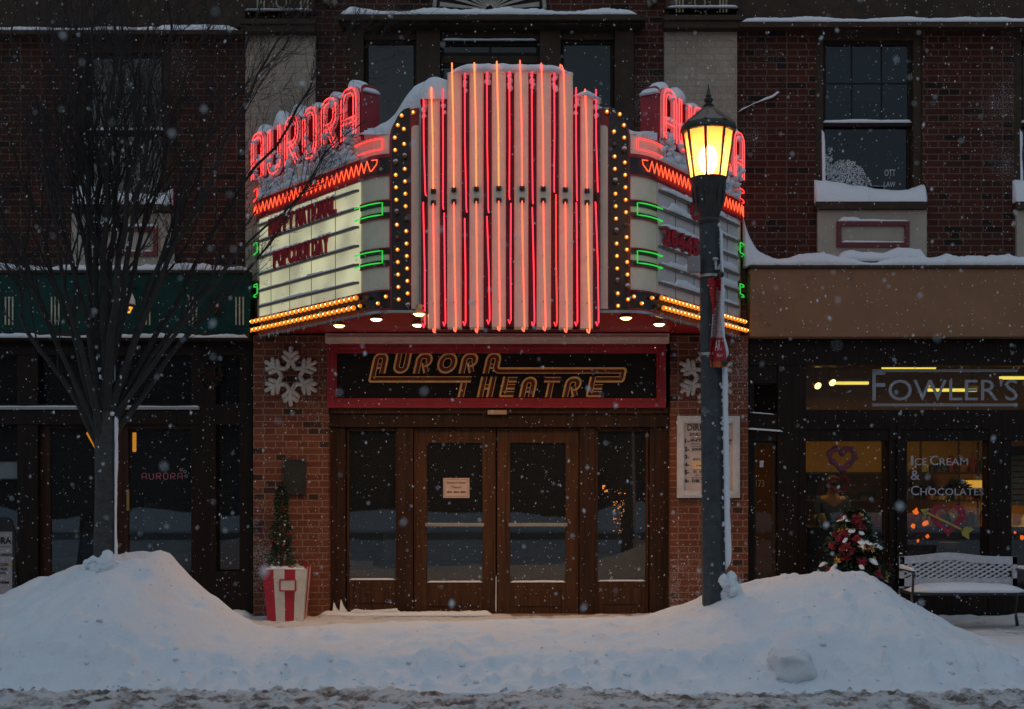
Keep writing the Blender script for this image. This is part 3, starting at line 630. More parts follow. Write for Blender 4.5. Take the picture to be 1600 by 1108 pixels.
for e in E:
    g = MB(); a, b, c, d = e[1]; snow(g, (a, .13, c), (b, .13, c), .035, .02, 5, (0, 1, 0)); g.build('sill_snow', SNOW, e[0], smooth=True)
g = MB(); g.box(wx(517), wx(1044), -.05, .25, -.0, .035); thr = g.build('threshold', mat('worn_stone', (.3, .2, .15), .7), bld)
g = MB(); snow(g, (wx(545, .1), .09, .035), (wx(630, .1), .09, .035), .08, .07, 6, (0, 1, 0)); snow(g, (wx(500), -.1, .03), (wx(770), -.1, .03), .16, .06, 7, (0, 1, 0))
for (a, h) in ((519, .20), (530, .25)): 
    xs = grid(wx(a), wx(a+24), .02); g.hf(xs, grid(-.02, .09, .03), lambda x, y: .03+h*max(0, 1-(x-wx(a))/.2)**3.2*(1 if x > wx(a) else 0)+.01*noise.noise(Vector((x*20, y*20, a))), .02)
snow(g, (wx(775.5), .10, .04), (wx(775.5), .10, .5), .03, .012, 7, (0, 1, 0), up=(-1, 0, 0)); g.build('doorway_snow', SNOW, thr, smooth=True)

# ---------------- right storefront
g = MB()
g.box(wx(1167, YS), wx(2050, YS), .0, .30, wz(572, YS), wz(527, YS)); g.pbox(1167, 1176, 572, 968, .03, .3, Y=YS); g.pbox(1212, 1256, 572, 968, .01, .3, Y=YS)
g.pbox(1176, 1212, 572, 600, .03, .3, Y=YS); g.pbox(1176, 1212, 646, 690, .03, .3, Y=YS)
g.box(wx(1256, YS), wx(2050, YS), .02, .30, wz(689, YS), wz(641, YS)); g.box(wx(1256, YS), wx(2050, YS), .02, .30, 0, wz(912, YS))
for (a, b) in ((1384, 1414), (1543, 1576), (1700, 1730), (1860, 1890)): g.pbox(a, b, 689, 912, .03, .3, Y=YS)
for (a, b) in ((1250, 1396), (1402, 1552)): g.frame(a, b, 664, 960, -.0, .018, .05, Y=0)
sr = g.build('shopfront', WOODD, bld, bevel=.004, label='dark timber shopfront of the ice cream shop')
g = MB(); g.pbox(1256.5, 2050, 573, 640, .15, .156, Y=YS); tw = g.build('transom_window', glass('transom_glass', (.85, .85, .85), 1.3, .03), sr)
g = MB()
for (a, b) in ((1257, 1383.5), (1414.5, 1542.5), (1576.5, 1699.5), (1730.5, 1859)): g.pbox(a, b, 689.5, 911.5, .15, .156, Y=YS)
dwin = g.build('display_pane', glass('display_glass', (.88, .88, .88), 1.3, .015), sr)
g = MB(); g.pbox(1176.5, 1211.5, 600.5, 645.5, .15, .156, Y=YS); g.build('side_transom', glass('dim_glass', (.25, .2, .1), 1, .01), sr)
dn = leaf_frame(1176, 1212, 690.5, 966, .09, .14, .04, .55, wood('olive_door', (.05, .035, .018)), label='narrow side door with a small sticker', pane=glass('amber_dark_glass', (.5, .4, .2), 1, .01))
g = MB(); g.pbox(1187, 1193, 720, 730, .10, .104, Y=.1); g.build('sticker', mat('blue_white_sticker', (.45, .5, .6), .5), dn[0])
g = MB(); wall_text(g, '173', 1181, 1194, 761, 750, .10); g.build('house_number', mat('gilt', (.2, .16, .08), .5), dn[0])
g = MB(); snow(g, (wx(1166), -.01, wz(671)), (wx(1223), -.01, wz(675)), .05, .02, 4, (0, 1, 0)); snow(g, (wx(1172), -.0, wz(645)), (wx(1210), -.0, wz(648)), .03, .012, 4, (0, 1, 0)); g.build('shopfront_snow', SNOW, sr, smooth=True)
YT = .146
VINYL = mat('grey_vinyl', (.30, .32, .35), .6, var=.05)
g = MB(); wall_text(g, 'F', 1363, 1383, 626, 580, YT); wall_text(g, "OWLER'S", 1388, 1590, 626, 592, YT)
g.pbox(1363, 1590, 577, 581.5, YT-.003, YT, Y=YT); g.pbox(1363, 1590, 630.5, 635, YT-.003, YT, Y=YT); g.build('lettering', VINYL, tw)
g = MB()
for (cap, rest, a, b, c, py) in (('I', 'CE', 1423, 1427, 1448, 727), ('C', 'REAM', 1453, 1466, 1512, 727), ('C', 'HOCOLATES', 1423, 1436, 1537, 774)):
    wall_text(g, cap, a, b, py, py-15, YT, bold=.005); wall_text(g, rest, b+2, c, py, py-11, YT, bold=.002)
wall_text(g, '&', 1423, 1437, 750, 735, YT, bold=.005); g.build('lettering', mat('silver_vinyl', (.48, .44, .47), .6), dwin)
# interior of the ice cream shop
rx0, rx1 = wx(1112), 12.5
g = MB(); g.box(rx0, rx1, 4.4, 4.5, 0, 3.7); g.box(rx0, rx0+.06, .4, 4.4, 0, 3.7); sh = g.build('shop_wall', mat('ochre_plaster', (.42, .26, .07), .8, var=.12, scale=1.5), bld)
g = MB(); g.box(rx0, rx1, .36, 4.4, .0, .03); g.build('shop_floor', mat('brown_tiles', (.15, .1, .07), .5), sh)
g = MB(); g.box(rx0, rx1, .36, 4.4, 3.62, 3.7); g.build('shop_ceiling', mat('brown_ceiling', (.16, .1, .05), .8), sh)
g = MB()
for k in range(3):
    z = .95+k*.42; g.box(wx(1258, 3.6), wx(2000, 3.6), 3.9, 4.39, z-.03, z)
for x in (1440, 1500, 1530, 1640): g.box(wx(x, 3.8), wx(x, 3.8)+.03, 3.88, 3.9, .03, 2.25)
g.box(wx(1258, 2.2), wx(2000, 2.2), 2.1, 2.6, .03, 1.02); shf = g.build('shelving', mat('dark_shelf_wood', (.035, .025, .02), .6), sh)
g = MB(); cols = [(.22, .03, .02), (.03, .1, .08), (.45, .38, .2), (.04, .05, .1), (.3, .12, .03)]
for k in range(150):
    z = R.choice((.95, 1.37, 1.79)); x = R.uniform(wx(1405, 3.6), wx(1700, 3.6)); hh_ = R.uniform(.05, .26); ww_ = R.uniform(.025, .08)
    g.lathe((x, R.uniform(3.97, 4.2), z), [(ww_, 0), (ww_, hh_*.7), (ww_*.5, hh_*.85), (ww_*.5, hh_)], 8, R.randrange(5))
for k in range(24):
    x = R.uniform(wx(1262, 2.2), wx(1620, 2.2)); ww_ = R.uniform(.03, .09); g.lathe((x, R.uniform(2.2, 2.5), 1.02), [(ww_, 0), (ww_*1.2, .1), (ww_*.6, .18)], 8, R.randrange(5))
g.build('shop_goods', [mat('goods_%s' % n, c, .5) for n, c in zip(('red', 'teal', 'cream', 'navy', 'rust'), cols)], shf, smooth='auto', kind='stuff')
g = MB(); g.pbox(1262, 1276, 738, 772, 4.36, 4.39, Y=4.36); g.pbox(1344, 1360, 770, 785, 4.34, 4.39, Y=4.34); g.build('wall_picture', mat('grey_picture', (.12, .14, .16), .5), sh)
def strip_light(px0, px1, py, Y, label, s=6.):
    a, b = pt(px0, py, Y), pt(px1, py, Y)
    r = root('fluorescent_light', (a+b)/2, label, 'ceiling light', 'fluorescent strip lights in the ice cream shop')
    g = MB(); g.box(a.x, b.x, Y-.09, Y+.09, a.z+.03, a.z+.07); g.build('housing', METAL, r, bevel=.004)
    g = MB(); g.tube([a+Vector((0, 0, .012)), b+Vector((0, 0, .012))], .022, 8); g.build('diffuser', glow('fluorescent_glow', (1, .78, .12), 1.5), r)
    g = MB(); 
    for x in (a.x+.1, b.x-.1): g.tube([(x, Y, a.z+.07), (x, Y, 3.62)], .006, 5)
    g.build('rod', METAL, r)
strip_light(1378, 1462, 575.5, .75, 'yellow strip light crossing the top of the transom window')
strip_light(1300, 1357, 600, 2.6, 'yellow strip light just beside the two round spotlights')
strip_light(1450, 1526, 611, 2.2, 'yellow strip light seen through the shop name lettering')
strip_light(1562, 1640, 592, 1.6, 'yellow strip light cut off by the picture edge')
for (a, b, lb) in ((1278, 603, 'round spotlight of the shop farther from the strip light'), (1301, 598, 'round spotlight of the shop touching the strip light')):
    c = pt(a, b, 1.5); r = root('spotlight', c, lb, 'spotlight', 'round spotlights in the ice cream shop')
    g = MB(); dv = Vector((.25, -.8, -.5)).normalized(); g.tube([c-dv*.10, c-dv*.03, c], [.025, .045, .055], 12); g.tube([c-dv*.08, (c.x, c.y+.05, 3.62)], .008, 6); g.build('housing', METAL, r, smooth='auto')
    g = MB(); g.tube([c+dv*.001, c+dv*.012], [.048, .04], 12); g.build('lens', glow('spot_lens', (1, .6, .2), 5.), r)
for (a, b, cc, e) in ((1500, 1538, 750, 763),):
    c = pt((a+b)/2, 757, 3.0); r = root('shop_lamp', c, 'glowing yellow box lamp behind the chocolates lettering', 'lamp')
    g = MB(); g.box(c.x-.17, c.x+.17, 2.95, 3.05, c.z-.05, c.z+.06); g.build('shade', glow('yellow_lamp', (1, .52, .06), .8), r, bevel=.01)
    g = MB(); g.tube([(c.x, 3, c.z+.06), (c.x, 3, 3.62)], .006, 5); g.box(c.x-.18, c.x+.18, 2.94, 3.06, c.z-.062, c.z-.05); g.build('bracket', IRON, r)
# small warm lights on shelves
k = 0
for (a, b) in ((1427, 822), (1446, 818), (1434, 845), (1449, 838), (1431, 800), (1586, 832), (1597, 840)):
    c = pt(a, b, 2.0); k += 1
    o = MB(); o.ball(c, .015+.009*(k % 3), 12, sz=1.1+.3*(k % 2), jit=.9); o.lathe((c.x, c.y, c.z-.06), [(.03, 0), (.02, .015), (.02, .03)], 10, 1)
    o = o.build('shelf_light', [glow('ember_glow', (1, .17, .012), 1.15), BLACKP], None, smooth=True); tag(o, 'small orange glowing light among the shop shelves', 'light', 'small orange lights in the shop window')
g = MB(); 
lamp_in = bpy.data.lights.new('shop_light', 'AREA'); lamp_in.energy = 26; lamp_in.size = 3; lamp_in.size_y = .3; lamp_in.shape = 'RECTANGLE'; lamp_in.color = (1, .62, .18)
lo = bpy.data.objects.new('shop_light', lamp_in); C.objects.link(lo); lo.location = (5.2, 2.4, 3.0)
lamp_in2 = bpy.data.lights.new('shop_counter_light', 'POINT'); lamp_in2.energy = 9; lamp_in2.shadow_soft_size = .1; lamp_in2.color = (1, .5, .1)
lo = bpy.data.objects.new('shop_counter_light', lamp_in2); C.objects.link(lo); lo.location = (wx(1600, 3.5), 3.5, 1.3)
# menu poster at the picture edge
g = MB(); g.pbox(1579, 1640, 696, 790, .9, .915, Y=.9); po = g.build('menu_board', mat('cream_menu', (.5, .4, .2), .6), None)
tag(po, 'cream menu board with red heading behind the window at the picture edge', 'menu board')
g = MB(); g.pbox(1579, 1640, 698, 712, .895, .8995, Y=.9)
g.build('heading', mat('green_heading', (.03, .12, .08), .6), po)
g = MB(); g.pbox(1582, 1598, 701, 708, .89, .8945, Y=.9)
for k in range(8): g.pbox(1582, 1635, 718+k*9, 720+k*9, .89, .8995, Y=.9)
g.build('menu_lines', mat('red_ink', (.3, .05, .03), .6), po)

# lobby and left shop interiors
g = MB(); g.box(wx(470, 2), wx(1090, 2), 3.0, 3.1, 0, 3.6); g.box(wx(400, 3)-9, wx(450, 3), 3.6, 3.7, 0, 3.6); g.build('lobby_wall', mat('lobby_panel', (.03, .022, .018), .8), bld)
g = MB(); g.box(wx(600, 1.8), wx(760, 1.8), 1.7, 2.2, .0, .95); g.box(wx(70, 1.6), wx(330, 1.6), 1.5, 2.1, 0, .95); g.box(wx(230, 1.5), wx(245, 1.5), 1.35, 1.5, 0, 1.35); g.build('counter', mat('teal_counter', (.06, .10, .11), .5), bld)
for (a, b, t, lb) in ((146, 690, .06, 'thin tilted amber light strip seen beside the tree trunk fork'), (210, 691, 0, 'upright amber light strip in the shop door glass')):
    c = pt(a, b, 1.2); r = root('amber_light', c, lb, 'light', 'amber light strips inside the dark shop')
    g = MB(); g.obox(c, (.022, 0, t*.3), (0, .015, 0), (-t*1.2, 0, .125)); g.build('diffuser', glow('amber_strip', (1, .33, .015), 1.1), r, bevel=.004)
    g = MB(); g.tube([c+Vector((-t*1.2, 0, .125)), (c.x-t*1.2, c.y, 3.6)], .005, 5); g.build('cord', BLACKP, r)
g = MB(); r = root('reflected_lights', pt(985, 800, .7), 'tiny orange lights added behind the end sidelight to stand for reflected lights', 'reflected lights')  # added lights in place of christmas lights mirrored in the sidelight
P = [pt(944+R.uniform(-1, 1)+k*5.5, 762+8*math.sin(k*1.3), .7) for k in range(8)]+[pt(963+R.uniform(-4, 4), 775+k*7, .7) for k in range(8)]
g.tube(P, .003, 4); g.build('added_wire', BLACKP, r)
g = MB()
for q in range(34):
    p = pt(R.gauss(966, 6), R.uniform(760, 832), .68+R.uniform(0, .05)); g.ball(p, R.uniform(.004, .009), 6)
for q in range(8): p = pt(942+R.uniform(0, 8), 758+R.uniform(0, 10), .68); g.ball(p, .011, 6)
g.build('bulbs', glow('reflected_spark', (1, .27, .03), 1.8), r, kind='stuff')
g = MB(); g.obox(pt(562, 880, .35), (.17, 0, .0), (0, .04, 0), (0, .01, .03)); o = g.build('fallen_paper', mat('pinkish_paper', (.5, .42, .38), .7)); tag(o, 'pale paper strip lying inside the first sidelight', 'paper')
g = MB(); g.box(wx(545, .4), wx(612, .4), .32, .42, .0, wz(889, .4)); o = g.build('radiator_box', mat('grey_cabinet', (.12, .12, .12), .5), None); tag(o, 'low grey cabinet just inside the first sidelight', 'cabinet')

# ================================================================== theatre sign over the doors
YG = -.06
ts = root('theatre_sign', pt(776, 588, YG), 'black sign panel in a red frame with gold slanted AURORA THEATRE lettering over the doors', 'sign')
g = MB(); g.pbox(526, 1025, 543, 631, YG, .05, Y=YG); g.build('panel', mat('satin_black', (.012, .009, .008), .5, var=.2, spec=.2), ts)
g = MB(); g.frame(512, 1040, 537.5, 637.5, YG-.05, .05, .115, Y=YG); g.frame(520, 1032, 542, 633, YG-.062, YG-.05, .03, Y=YG); g.build('frame', REDP, ts, bevel=.005)
OG, OR = MB(), MB()
def sp(x, y): 
    X = x+y*.22; return Vector((wx(565+X/7.273, YG), YG-.003, wz(540+(318-y)/7.273, YG)))
def ribbon(mb, P, o0, o1, side, z, closed=False):
    a = offset(P, side*o0, closed); b = offset(P, side*o1, closed); n = len(P); vs = []
    for p, q in zip(a, b):
        A = sp(p.x, p.y); B = sp(q.x, q.y); A.y -= z; B.y -= z; vs += [A, B, B+Vector((0, z, 0)), A+Vector((0, z, 0))]
    fs = []; m = n if closed else n-1
    for i in range(m):
        k = i*4; l = ((i+1) % n)*4
        for j in range(4): fs.append((k+j, k+(j+1) % 4, l+(j+1) % 4, l+j))
    if not closed: fs += [(0, 1, 2, 3), (n*4-1, n*4-2, n*4-3, n*4-4)]
    mb.add(vs, fs)
WB = 70.
def striped(pts, rs, side=1, wb=WB, closed=False):
    P = rounded([Vector(p) for p in pts], rs, 8) if rs is not None else [Vector(p) for p in pts]
    if closed: P = P[:-1]
    ribbon(OG, P, 0, wb*.33, side, .009, closed); ribbon(OG, P, wb*.87, wb, side, .0075, closed)
    ribbon(OR, P, wb*.42, wb*.58, side, .006, closed); ribbon(OR, P, wb*.63, wb*.78, side, .006, closed)
def s_bar(x0, x1, yb, wb=55.):   # gold at the bottom edge, stripes above
    striped([(x0, yb), (x1, yb)], None, -1, wb)
striped([(1262, -103), (95, -103), (95, 238), (270, 238), (270, 0)], [34, 82, 82]); s_bar(166, 200, 52, 60)
striped([(344, 238), (344, 0), (524, 0), (524, 238)], [85, 85], -1)
def s_R(x, y, w_=189):
    striped([(x, y), (x, y+236), (x+w_, y+236), (x+w_, y+72), (x+112, y+72)], [85, 80, 75]); striped([(x+72, y+112), (x+118, y)], None, -1, 62)
s_R(583, 0)
striped([(948, 238), (1058, 238), (1058, 0), (838, 0), (838, 238), (948, 238)], [108]*4, 1, WB, True)
s_R(1100, 0)
striped([(1375, 0), (1375, 238), (1550, 238), (1550, 70), (3005, 70), (3005, -103), (2678, -103)], [82, 82, 12, 45, 40]); s_bar(1446, 1480, 52, 60)
striped([(1150, -108), (1150, -270)], None, -1)
striped([(1368, -37), (1368, -270)], None, -1); striped([(1473, -37), (1473, -270)], None, -1); s_bar(1440, 1472, -182, 60)
striped([(1617, -37), (1617, -270), (1780, -270)], [26], -1); s_bar(1690, 1782, -102, 62); s_bar(1690, 1776, -182, 62)
striped([(1843, -270), (1843, -37), (2018, -37), (2018, -270)], [85, 85]); s_bar(1914, 1947, -218, 60)
s_bar(2093, 2276, -102, 62); striped([(2141, -108), (2141, -270)], None, -1)
s_R(2334, -270)
striped([(2603, -37), (2603, -270), (2775, -270)], [26], -1); s_bar(2676, 2770, -185, 62)
OG.build('gold_lettering', mat('gold_paint', (.95, .52, .15), .5, var=.12), ts); OR.build('red_inline', mat('oxblood_paint', (.20, .022, .014), .5), ts)

# ================================================================== marquee
mq = root('theatre_marquee', (-.1, 0, 3.35), 'large neon theatre marquee with striped centre fins, amber bulbs and snow on top', 'marquee')
ZB, ZT = 3.37, 5.16
YF = -2.30
def bez(a, b, c, n=9): return [((1-t)**2*a[0]+2*t*(1-t)*b[0]+t*t*c[0], (1-t)**2*a[1]+2*t*(1-t)*b[1]+t*t*c[1]) for t in [i/n for i in range(n+1)]]
FX = {-1: -1.237, 1: 1.195}; FP = {-1: (-1.567, -2.05), 1: (1.50, -2.05)}; EP = {-1: (-2.975, -.24), 1: (2.66, -.24)}
prof = {}; curve = {}; endc = {}
for s in (-1, 1):
    curve[s] = bez((FX[s], YF), (FX[s]+s*.145, YF), FP[s]); endc[s] = bez(EP[s], (EP[s][0]+s*.075, -.12), (EP[s][0]+s*.085, 0.), 5)
    prof[s] = curve[s]+[((FP[s][0]*(1-t)+EP[s][0]*t), (FP[s][1]*(1-t)+EP[s][1]*t)) for t in [i/10 for i in range(1, 10)]]+endc[s]
plan = prof[-1][::-1]+prof[1]
g = MB(); n = len(plan)
vs = [(p[0], p[1], ZB) for p in plan]+[(p[0], p[1], ZT) for p in plan]; fs = [(i, i+1, n+i+1, n+i) for i in range(n-1)]+[tuple(range(n, 2*n))]
g.add(vs, fs); body = g.build('body', CREAM, mq)
g = MB(); g.add([(p[0], p[1], 3.405) for p in plan], [tuple(range(n))[::-1]]); g.band(prof[-1], 3.345, 3.372, -.03, .045, 1); g.band(prof[1], 3.345, 3.372, -.03, .045, 1); g.box(-1.24, 1.2, YF-.015, YF+.03, 3.345, 3.372, 1)
g.build('soffit', [mat('red_soffit', (.42, .018, .018), .3, var=.2), METAL], mq)
reds, blacks, creams = MB(), MB(), MB()
for s in (-1, 1):
    P = prof[s]; cv = curve[s]+[prof[s][10]]
    for (a, b) in ((4.950, 4.962), (4.74, 4.757)): reds.band(P, a, b, .006, .012)
    reds.band(P, 3.566, 3.582, .006, .012); reds.band(P, 3.372, 3.392, .006, .012); reds.band(P, 4.925, 4.949, .006, .012)
    blacks.band(curve[s], 4.758, 4.924, .004, .006); reds.band(P[9:], 4.758, 4.924, .002, .006)
    blacks.band(P, 3.392, 3.565, .004, .006)
    for sec in (curve[s], endc[s]):
        for zc in (4.40, 3.912):
            reds.band(sec, zc+.085, zc+.098, .006, .01); reds.band(sec, zc-.098, zc-.085, .006, .01)
            blacks.band(sec, zc+.03, zc+.085, .004, .006); blacks.band(sec, zc-.085, zc-.03, .004, .006)
# bulb columns with shouldered tops on the front
CP = {}
def column(px0, px1, s, grow, Yc, th, mb, mi=0):
    x0, x1 = wx(px0, YF)-grow, wx(px1, YF)+grow; z0, z1 = 3.375-grow*.5, 5.43+grow
    rz = .33+grow; rx = (x1-x0)*.97; arc = [((x0+rx-rx*math.cos(math.pi/2*k/10)), z1-rz+rz*math.sin(math.pi/2*k/10)) for k in range(11)]
    P = [(x0, z0)]+arc+[(x1, z1), (x1, z0)]
    if s > 0: P = [(x0+x1-p[0], p[1]) for p in P]
    P = [Vector(p) for p in P]
    mb.prism([(p.x, p.y) for p in P], (0, Yc, 0), XV, ZV, (0, th, 0), mi)
g = MB(); column(608.5, 655, -1, 0, YF-.004, .25, g); column(938, 985, 1, 0, YF-.004, .25, g); build_each(g, 'bulb_column', REDP, mq)
g = MB(); column(612.5, 641, -1, 0, YF-.012, .01, g); column(951, 981.5, 1, 0, YF-.012, .01, g); build_each(g, 'bulb_panel', BLACKP, mq)
g = MB()
for (a, b, s) in ((643, 655, -1), (938, 949.5, 1)):
    x0, x1 = wx(a, YF), wx(b, YF); P = rounded([Vector((x0, 3.385)), Vector((x0, 5.25)), Vector((x1, 5.25)), Vector((x1, 3.385))], [.07, .001] if s < 0 else [.001, .07], 6)
    g.prism([(p.x, p.y) for p in P], (0, YF-.018, 0), XV, ZV, (0, .012, 0))
build_each(g, 'cream_strip', CREAM, mq)
build_each(reds, 'red_trim', REDP, mq); build_each(blacks, 'black_band', BLACKP, mq)
# centre fins
YFIN = -2.60
def finY(px): return YFIN-.03+.16*((px-797)/143.)**2
def fx(px): return wx(px+3.5, YFIN)
g = MB(); zlo, zhi, zmid = wz(511, YFIN), wz(112, YFIN), wz(146, YFIN)
g.box(fx(652), fx(936), -2.40, -2.29, zlo+.01, zmid); g.box(fx(696), fx(892), -2.40, -2.12, zlo+.012, zhi-.004); core = g.build('fin_core', REDD, mq)
whites = [(664, 683, 0), (695, 717.5, 1), (730, 752, 1), (765, 787, 1), (800, 822, 1), (835, 857.5, 1), (870, 892, 1), (904, 924, 0)]
rds = [(652, 664, 0), (683, 695, 0), (717.5, 730, 1), (752, 765, 1), (787, 800, 1), (822, 835, 1), (857.5, 870, 1), (892, 904, 0), (924, 936, 0)]
for (a, b, t) in whites:
    g = MB(); Yc = finY((a+b)/2); zt = zhi if t else zmid
    g.prism([(fx(a), Yc+.02), (fx(a)+.012, Yc), (fx(b)-.012, Yc), (fx(b), Yc+.02), (fx(b), -2.39), (fx(a), -2.39)], (0, 0, zlo), (1, 0, 0), (0, 1, 0), (0, 0, zt-zlo))
    g.build('fin', CREAM, mq)
g = MB()
for (a, b, t) in rds: g.box(fx(a)+.001, fx(b)-.001, finY((a+b)/2)+.065, -2.391, zlo+.02, (zhi if t else zmid)-.02)
g.build('fin_groove', REDD, mq)
# fin tubes
blk = MB()
def tube_part(P, r, m, parent=mq, name='neon_tube', n=8):
    g = MB(); g.tube(P, r, n); return g.build(name, m, parent, smooth=True)
for i, (a, b, t) in enumerate(whites):
    c = (a+b)/2+R.uniform(-1.5, 1.5); Yc = finY(c)-.045; x = fx(c); zt = (wz(101, YFIN) if t else wz(136, YFIN))+R.uniform(-.02, .02); ze = wz(296, YFIN); zl = wz(314, YFIN)
    dx = .018+R.uniform(-.01, .01)
    top = [(x-.06+.01, Yc+.05, zt-.03), (x-.05, Yc+.02, zt+.02), (x-.035, Yc, zt)] if i == 6 else [(x-.02, Yc+.07, zt-.01), (x-.02, Yc+.03, zt+.012), (x-.02, Yc+.004, zt-.004)]
    tube_part(top+[(x-.018, Yc, zt-.05), (x-.004, Yc-.003, (zt+ze)/2), (x, Yc, ze+.06), (x, Yc+.01, ze+.02), (x, Yc+.05, ze)], .0068, NO2 if i in (0, 1, 2, 3) else NO)
    zb = wz(519, YFIN)+R.uniform(-.01, .01)
    tube_part([(x, Yc+.05, zl), (x, Yc+.01, zl-.015), (x, Yc, zl-.05), (x+dx*.4, Yc-.002, (zl+zb)/2), (x+dx, Yc, zb+.10), (x+dx, Yc, zb+.03), (x+dx-.006, Yc+.01, zb), (x+dx-.02, Yc+.03, zb+.015), (x+dx-.022, Yc+.05, zb+.04)], .0068, NO2 if i == 7 else NO)
    for z in (ze, zl): blk.lathe((x, Yc+.03, z-.012), [(.001, -.014), (.026, -.010), (.026, .032), (.001, .036)], 10)
    for z in (wz(205, YFIN), wz(250, YFIN), wz(400, YFIN), wz(472, YFIN)): blk.tube([(x, Yc+.045, z), (x, Yc+.008, z)], .004, 5); 
brk = [(300, 311), (324, 330), (330, 340), (332, 338), (312, 318), (318, 324), (299, 303), (311, 314), (295, 311)]
for i, (a, b, t) in enumerate(rds):
    c = (a+b)/2; x = fx(c); Yc = finY(c)-.0; zt = (wz(112, YFIN) if t else wz(133, YFIN)); ze = wz(brk[i][0], YFIN); zl = wz(brk[i][1], YFIN); e = R.uniform(-.01, .012)
    tube_part([(x, Yc+.07, zt-.03), (x-.005, Yc+.02, zt-.005), (x-.008, Yc, zt-.04), (x-.005, Yc, (zt+ze)/2), (x+e, Yc, ze+.03), (x+e+.004, Yc+.03, ze)], .0068, NP)
    e2 = R.uniform(.0, .02); zb = wz(509, YFIN)+R.uniform(-.01, .02)
    tube_part([(x-e, Yc+.03, zl), (x-e, Yc, zl-.03), (x+e2*.6, Yc, (zl+zb)/2), (x+e2, Yc-.004, zb+.12), (x+e2, Yc, zb+.03), (x+e2-.012, Yc+.01, zb), (x+e2-.026, Yc+.03, zb+.04)], .0068, NR if i == 6 else NP)
    blk.tube([(x, Yc+.03, ze+.02), (x, Yc+.06, zl-.02)], .009, 6)
build_each(blk, 'tube_support', BLACKP, mq, smooth=True)
# bulbs
BL = MB(); BL.ball((0, 0, 0), .0145, 10); 
GOLD = mat('amber_bulb_glass', (.55, .22, .03), .25, emit=(1, .27, .015), es=.75); GOLDX = mat('dark_bulb_glass', (.16, .10, .04), .3); HOT = glow('bulb_filament', (1, .62, .18), 6.)
bulbs = []
for (xc, off) in ((617, 0), (631.5, 10)):
    for k in range(15): bulbs.append((pt(xc+(5 if off == 0 and k == 0 else 0)+k*.45, 197+off-(4 if k == 0 and off else 0)+k*19.4, YF-.02), Vector((0, -1, 0))))
bulbs.append((pt(628, 182, YF-.02), Vector((0, -1, 0)))); bulbs.append((pt(646, 177, YF-.02), Vector((0, -1, 0))))
for (xc, off) in ((959, 10), (974.5, 0)):
    for k in range(15): bulbs.append((pt(xc+k*.45, 197+off+k*19.4, YF-.02), Vector((0, -1, 0))))
bulbs.append((pt(968, 180, YF-.02), Vector((0, -1, 0)))); bulbs.append((pt(948, 176, YF-.02), Vector((0, -1, 0))))
for s in (-1, 1):
    P = curve[s]; N = normals(P)
    for (i, z) in ((1, 3.505), (3, 3.44), (6, 3.51), (8, 3.44)): bulbs.append((Vector((P[i][0], P[i][1], z))+N[i]*.02, N[i]))
nf = len(bulbs)
for s in (-1, 1):
    a = Vector((*FP[s], 0)); b = Vector((*EP[s], 0)); nn = normals([FP[s], EP[s]])[0]; m = 24
    for row in (0, 1):
        for k in range(m+1):
            t = (k+.5*row)/m*1.04
            bulbs.append((a.lerp(b, t)+nn*.02+Vector((0, 0, 3.53-row*.098)), nn))
dead = {3, 7, 9, 17, 22, 29, 33, 36, 40, 44, 49, 55, 60, 66, 71}
order = sorted(range(len(bulbs)), key=lambda i: bulbs[i][0].y)
rest = MB()
def bulb_geo(g, p, n, lit, cap, f=1.):
    u = n*f; g.tube([p-u*.012, p+u*.012], [.017, .014], 8, 2)
    g.ball(p+u*.032, .021*f, 10, 0 if lit else 1, sz=1.0)
    if lit: g.ball(p+u*.046, .0095*f, 6, 3)
    if cap: g.ball(p+u*.028+Vector((0, 0, .018)), R.uniform(.018, .026), 8, 4, sz=.8, jit=.3)
BM = [GOLD, GOLDX, BLACKP, HOT, SNOW]
for q, i in enumerate(order):
    p, nn = bulbs[i]; lit = i not in dead; cap = (not lit and R.random() < .5) or (i >= nf and R.random() < .45)
    if q < 98:
        g = MB(); bulb_geo(g, p, nn, lit, cap, 1.3 if i >= nf else 1.); g.build('bulb', BM, mq, smooth=True)
    else: bulb_geo(rest, p, nn, lit, cap, 1.3)
rest.build('bulb_row', BM, mq, smooth=True, kind='stuff')
# downlights under the soffit
for (a, b, big) in ((530, 509, 1), (588, 499, 1), (653, 508, 1), (655, 491, 0), (777, 511, 1), (906, 510, 1), (978, 497, 1), (1030, 507, 1)):
    d = F*(3.31-1.6)/(HZ-b); p = Vector(((a-800)*d/F, d-D0, 3.31)); g = MB()
    g.lathe(p, [(.035, .095), (.038, .05), (.075, .02), (.085, .0)], 16, 0); dl = g.build('downlight', mat('spun_aluminium', (.5, .36, .18), .3, .8), mq, smooth='auto')
    g = MB(); g.lathe(p, [(.001, -.022), (.035, -.018), (.055, -.004), (.06, .0)], 14); g.build('lens', glow('downlight_lens', (1, .66, .28), 8), dl, smooth=True)
    if big:
        q = bpy.data.lights.new('downlight_beam', 'SPOT'); q.energy = 34; q.spot_size = rad(150); q.spot_blend = .6; q.shadow_soft_size = .06; q.color = (1, .58, .26); qo = bpy.data.objects.new('downlight_beam', q); C.objects.link(qo); qo.location = (p.x, p.y, p.z-.035)
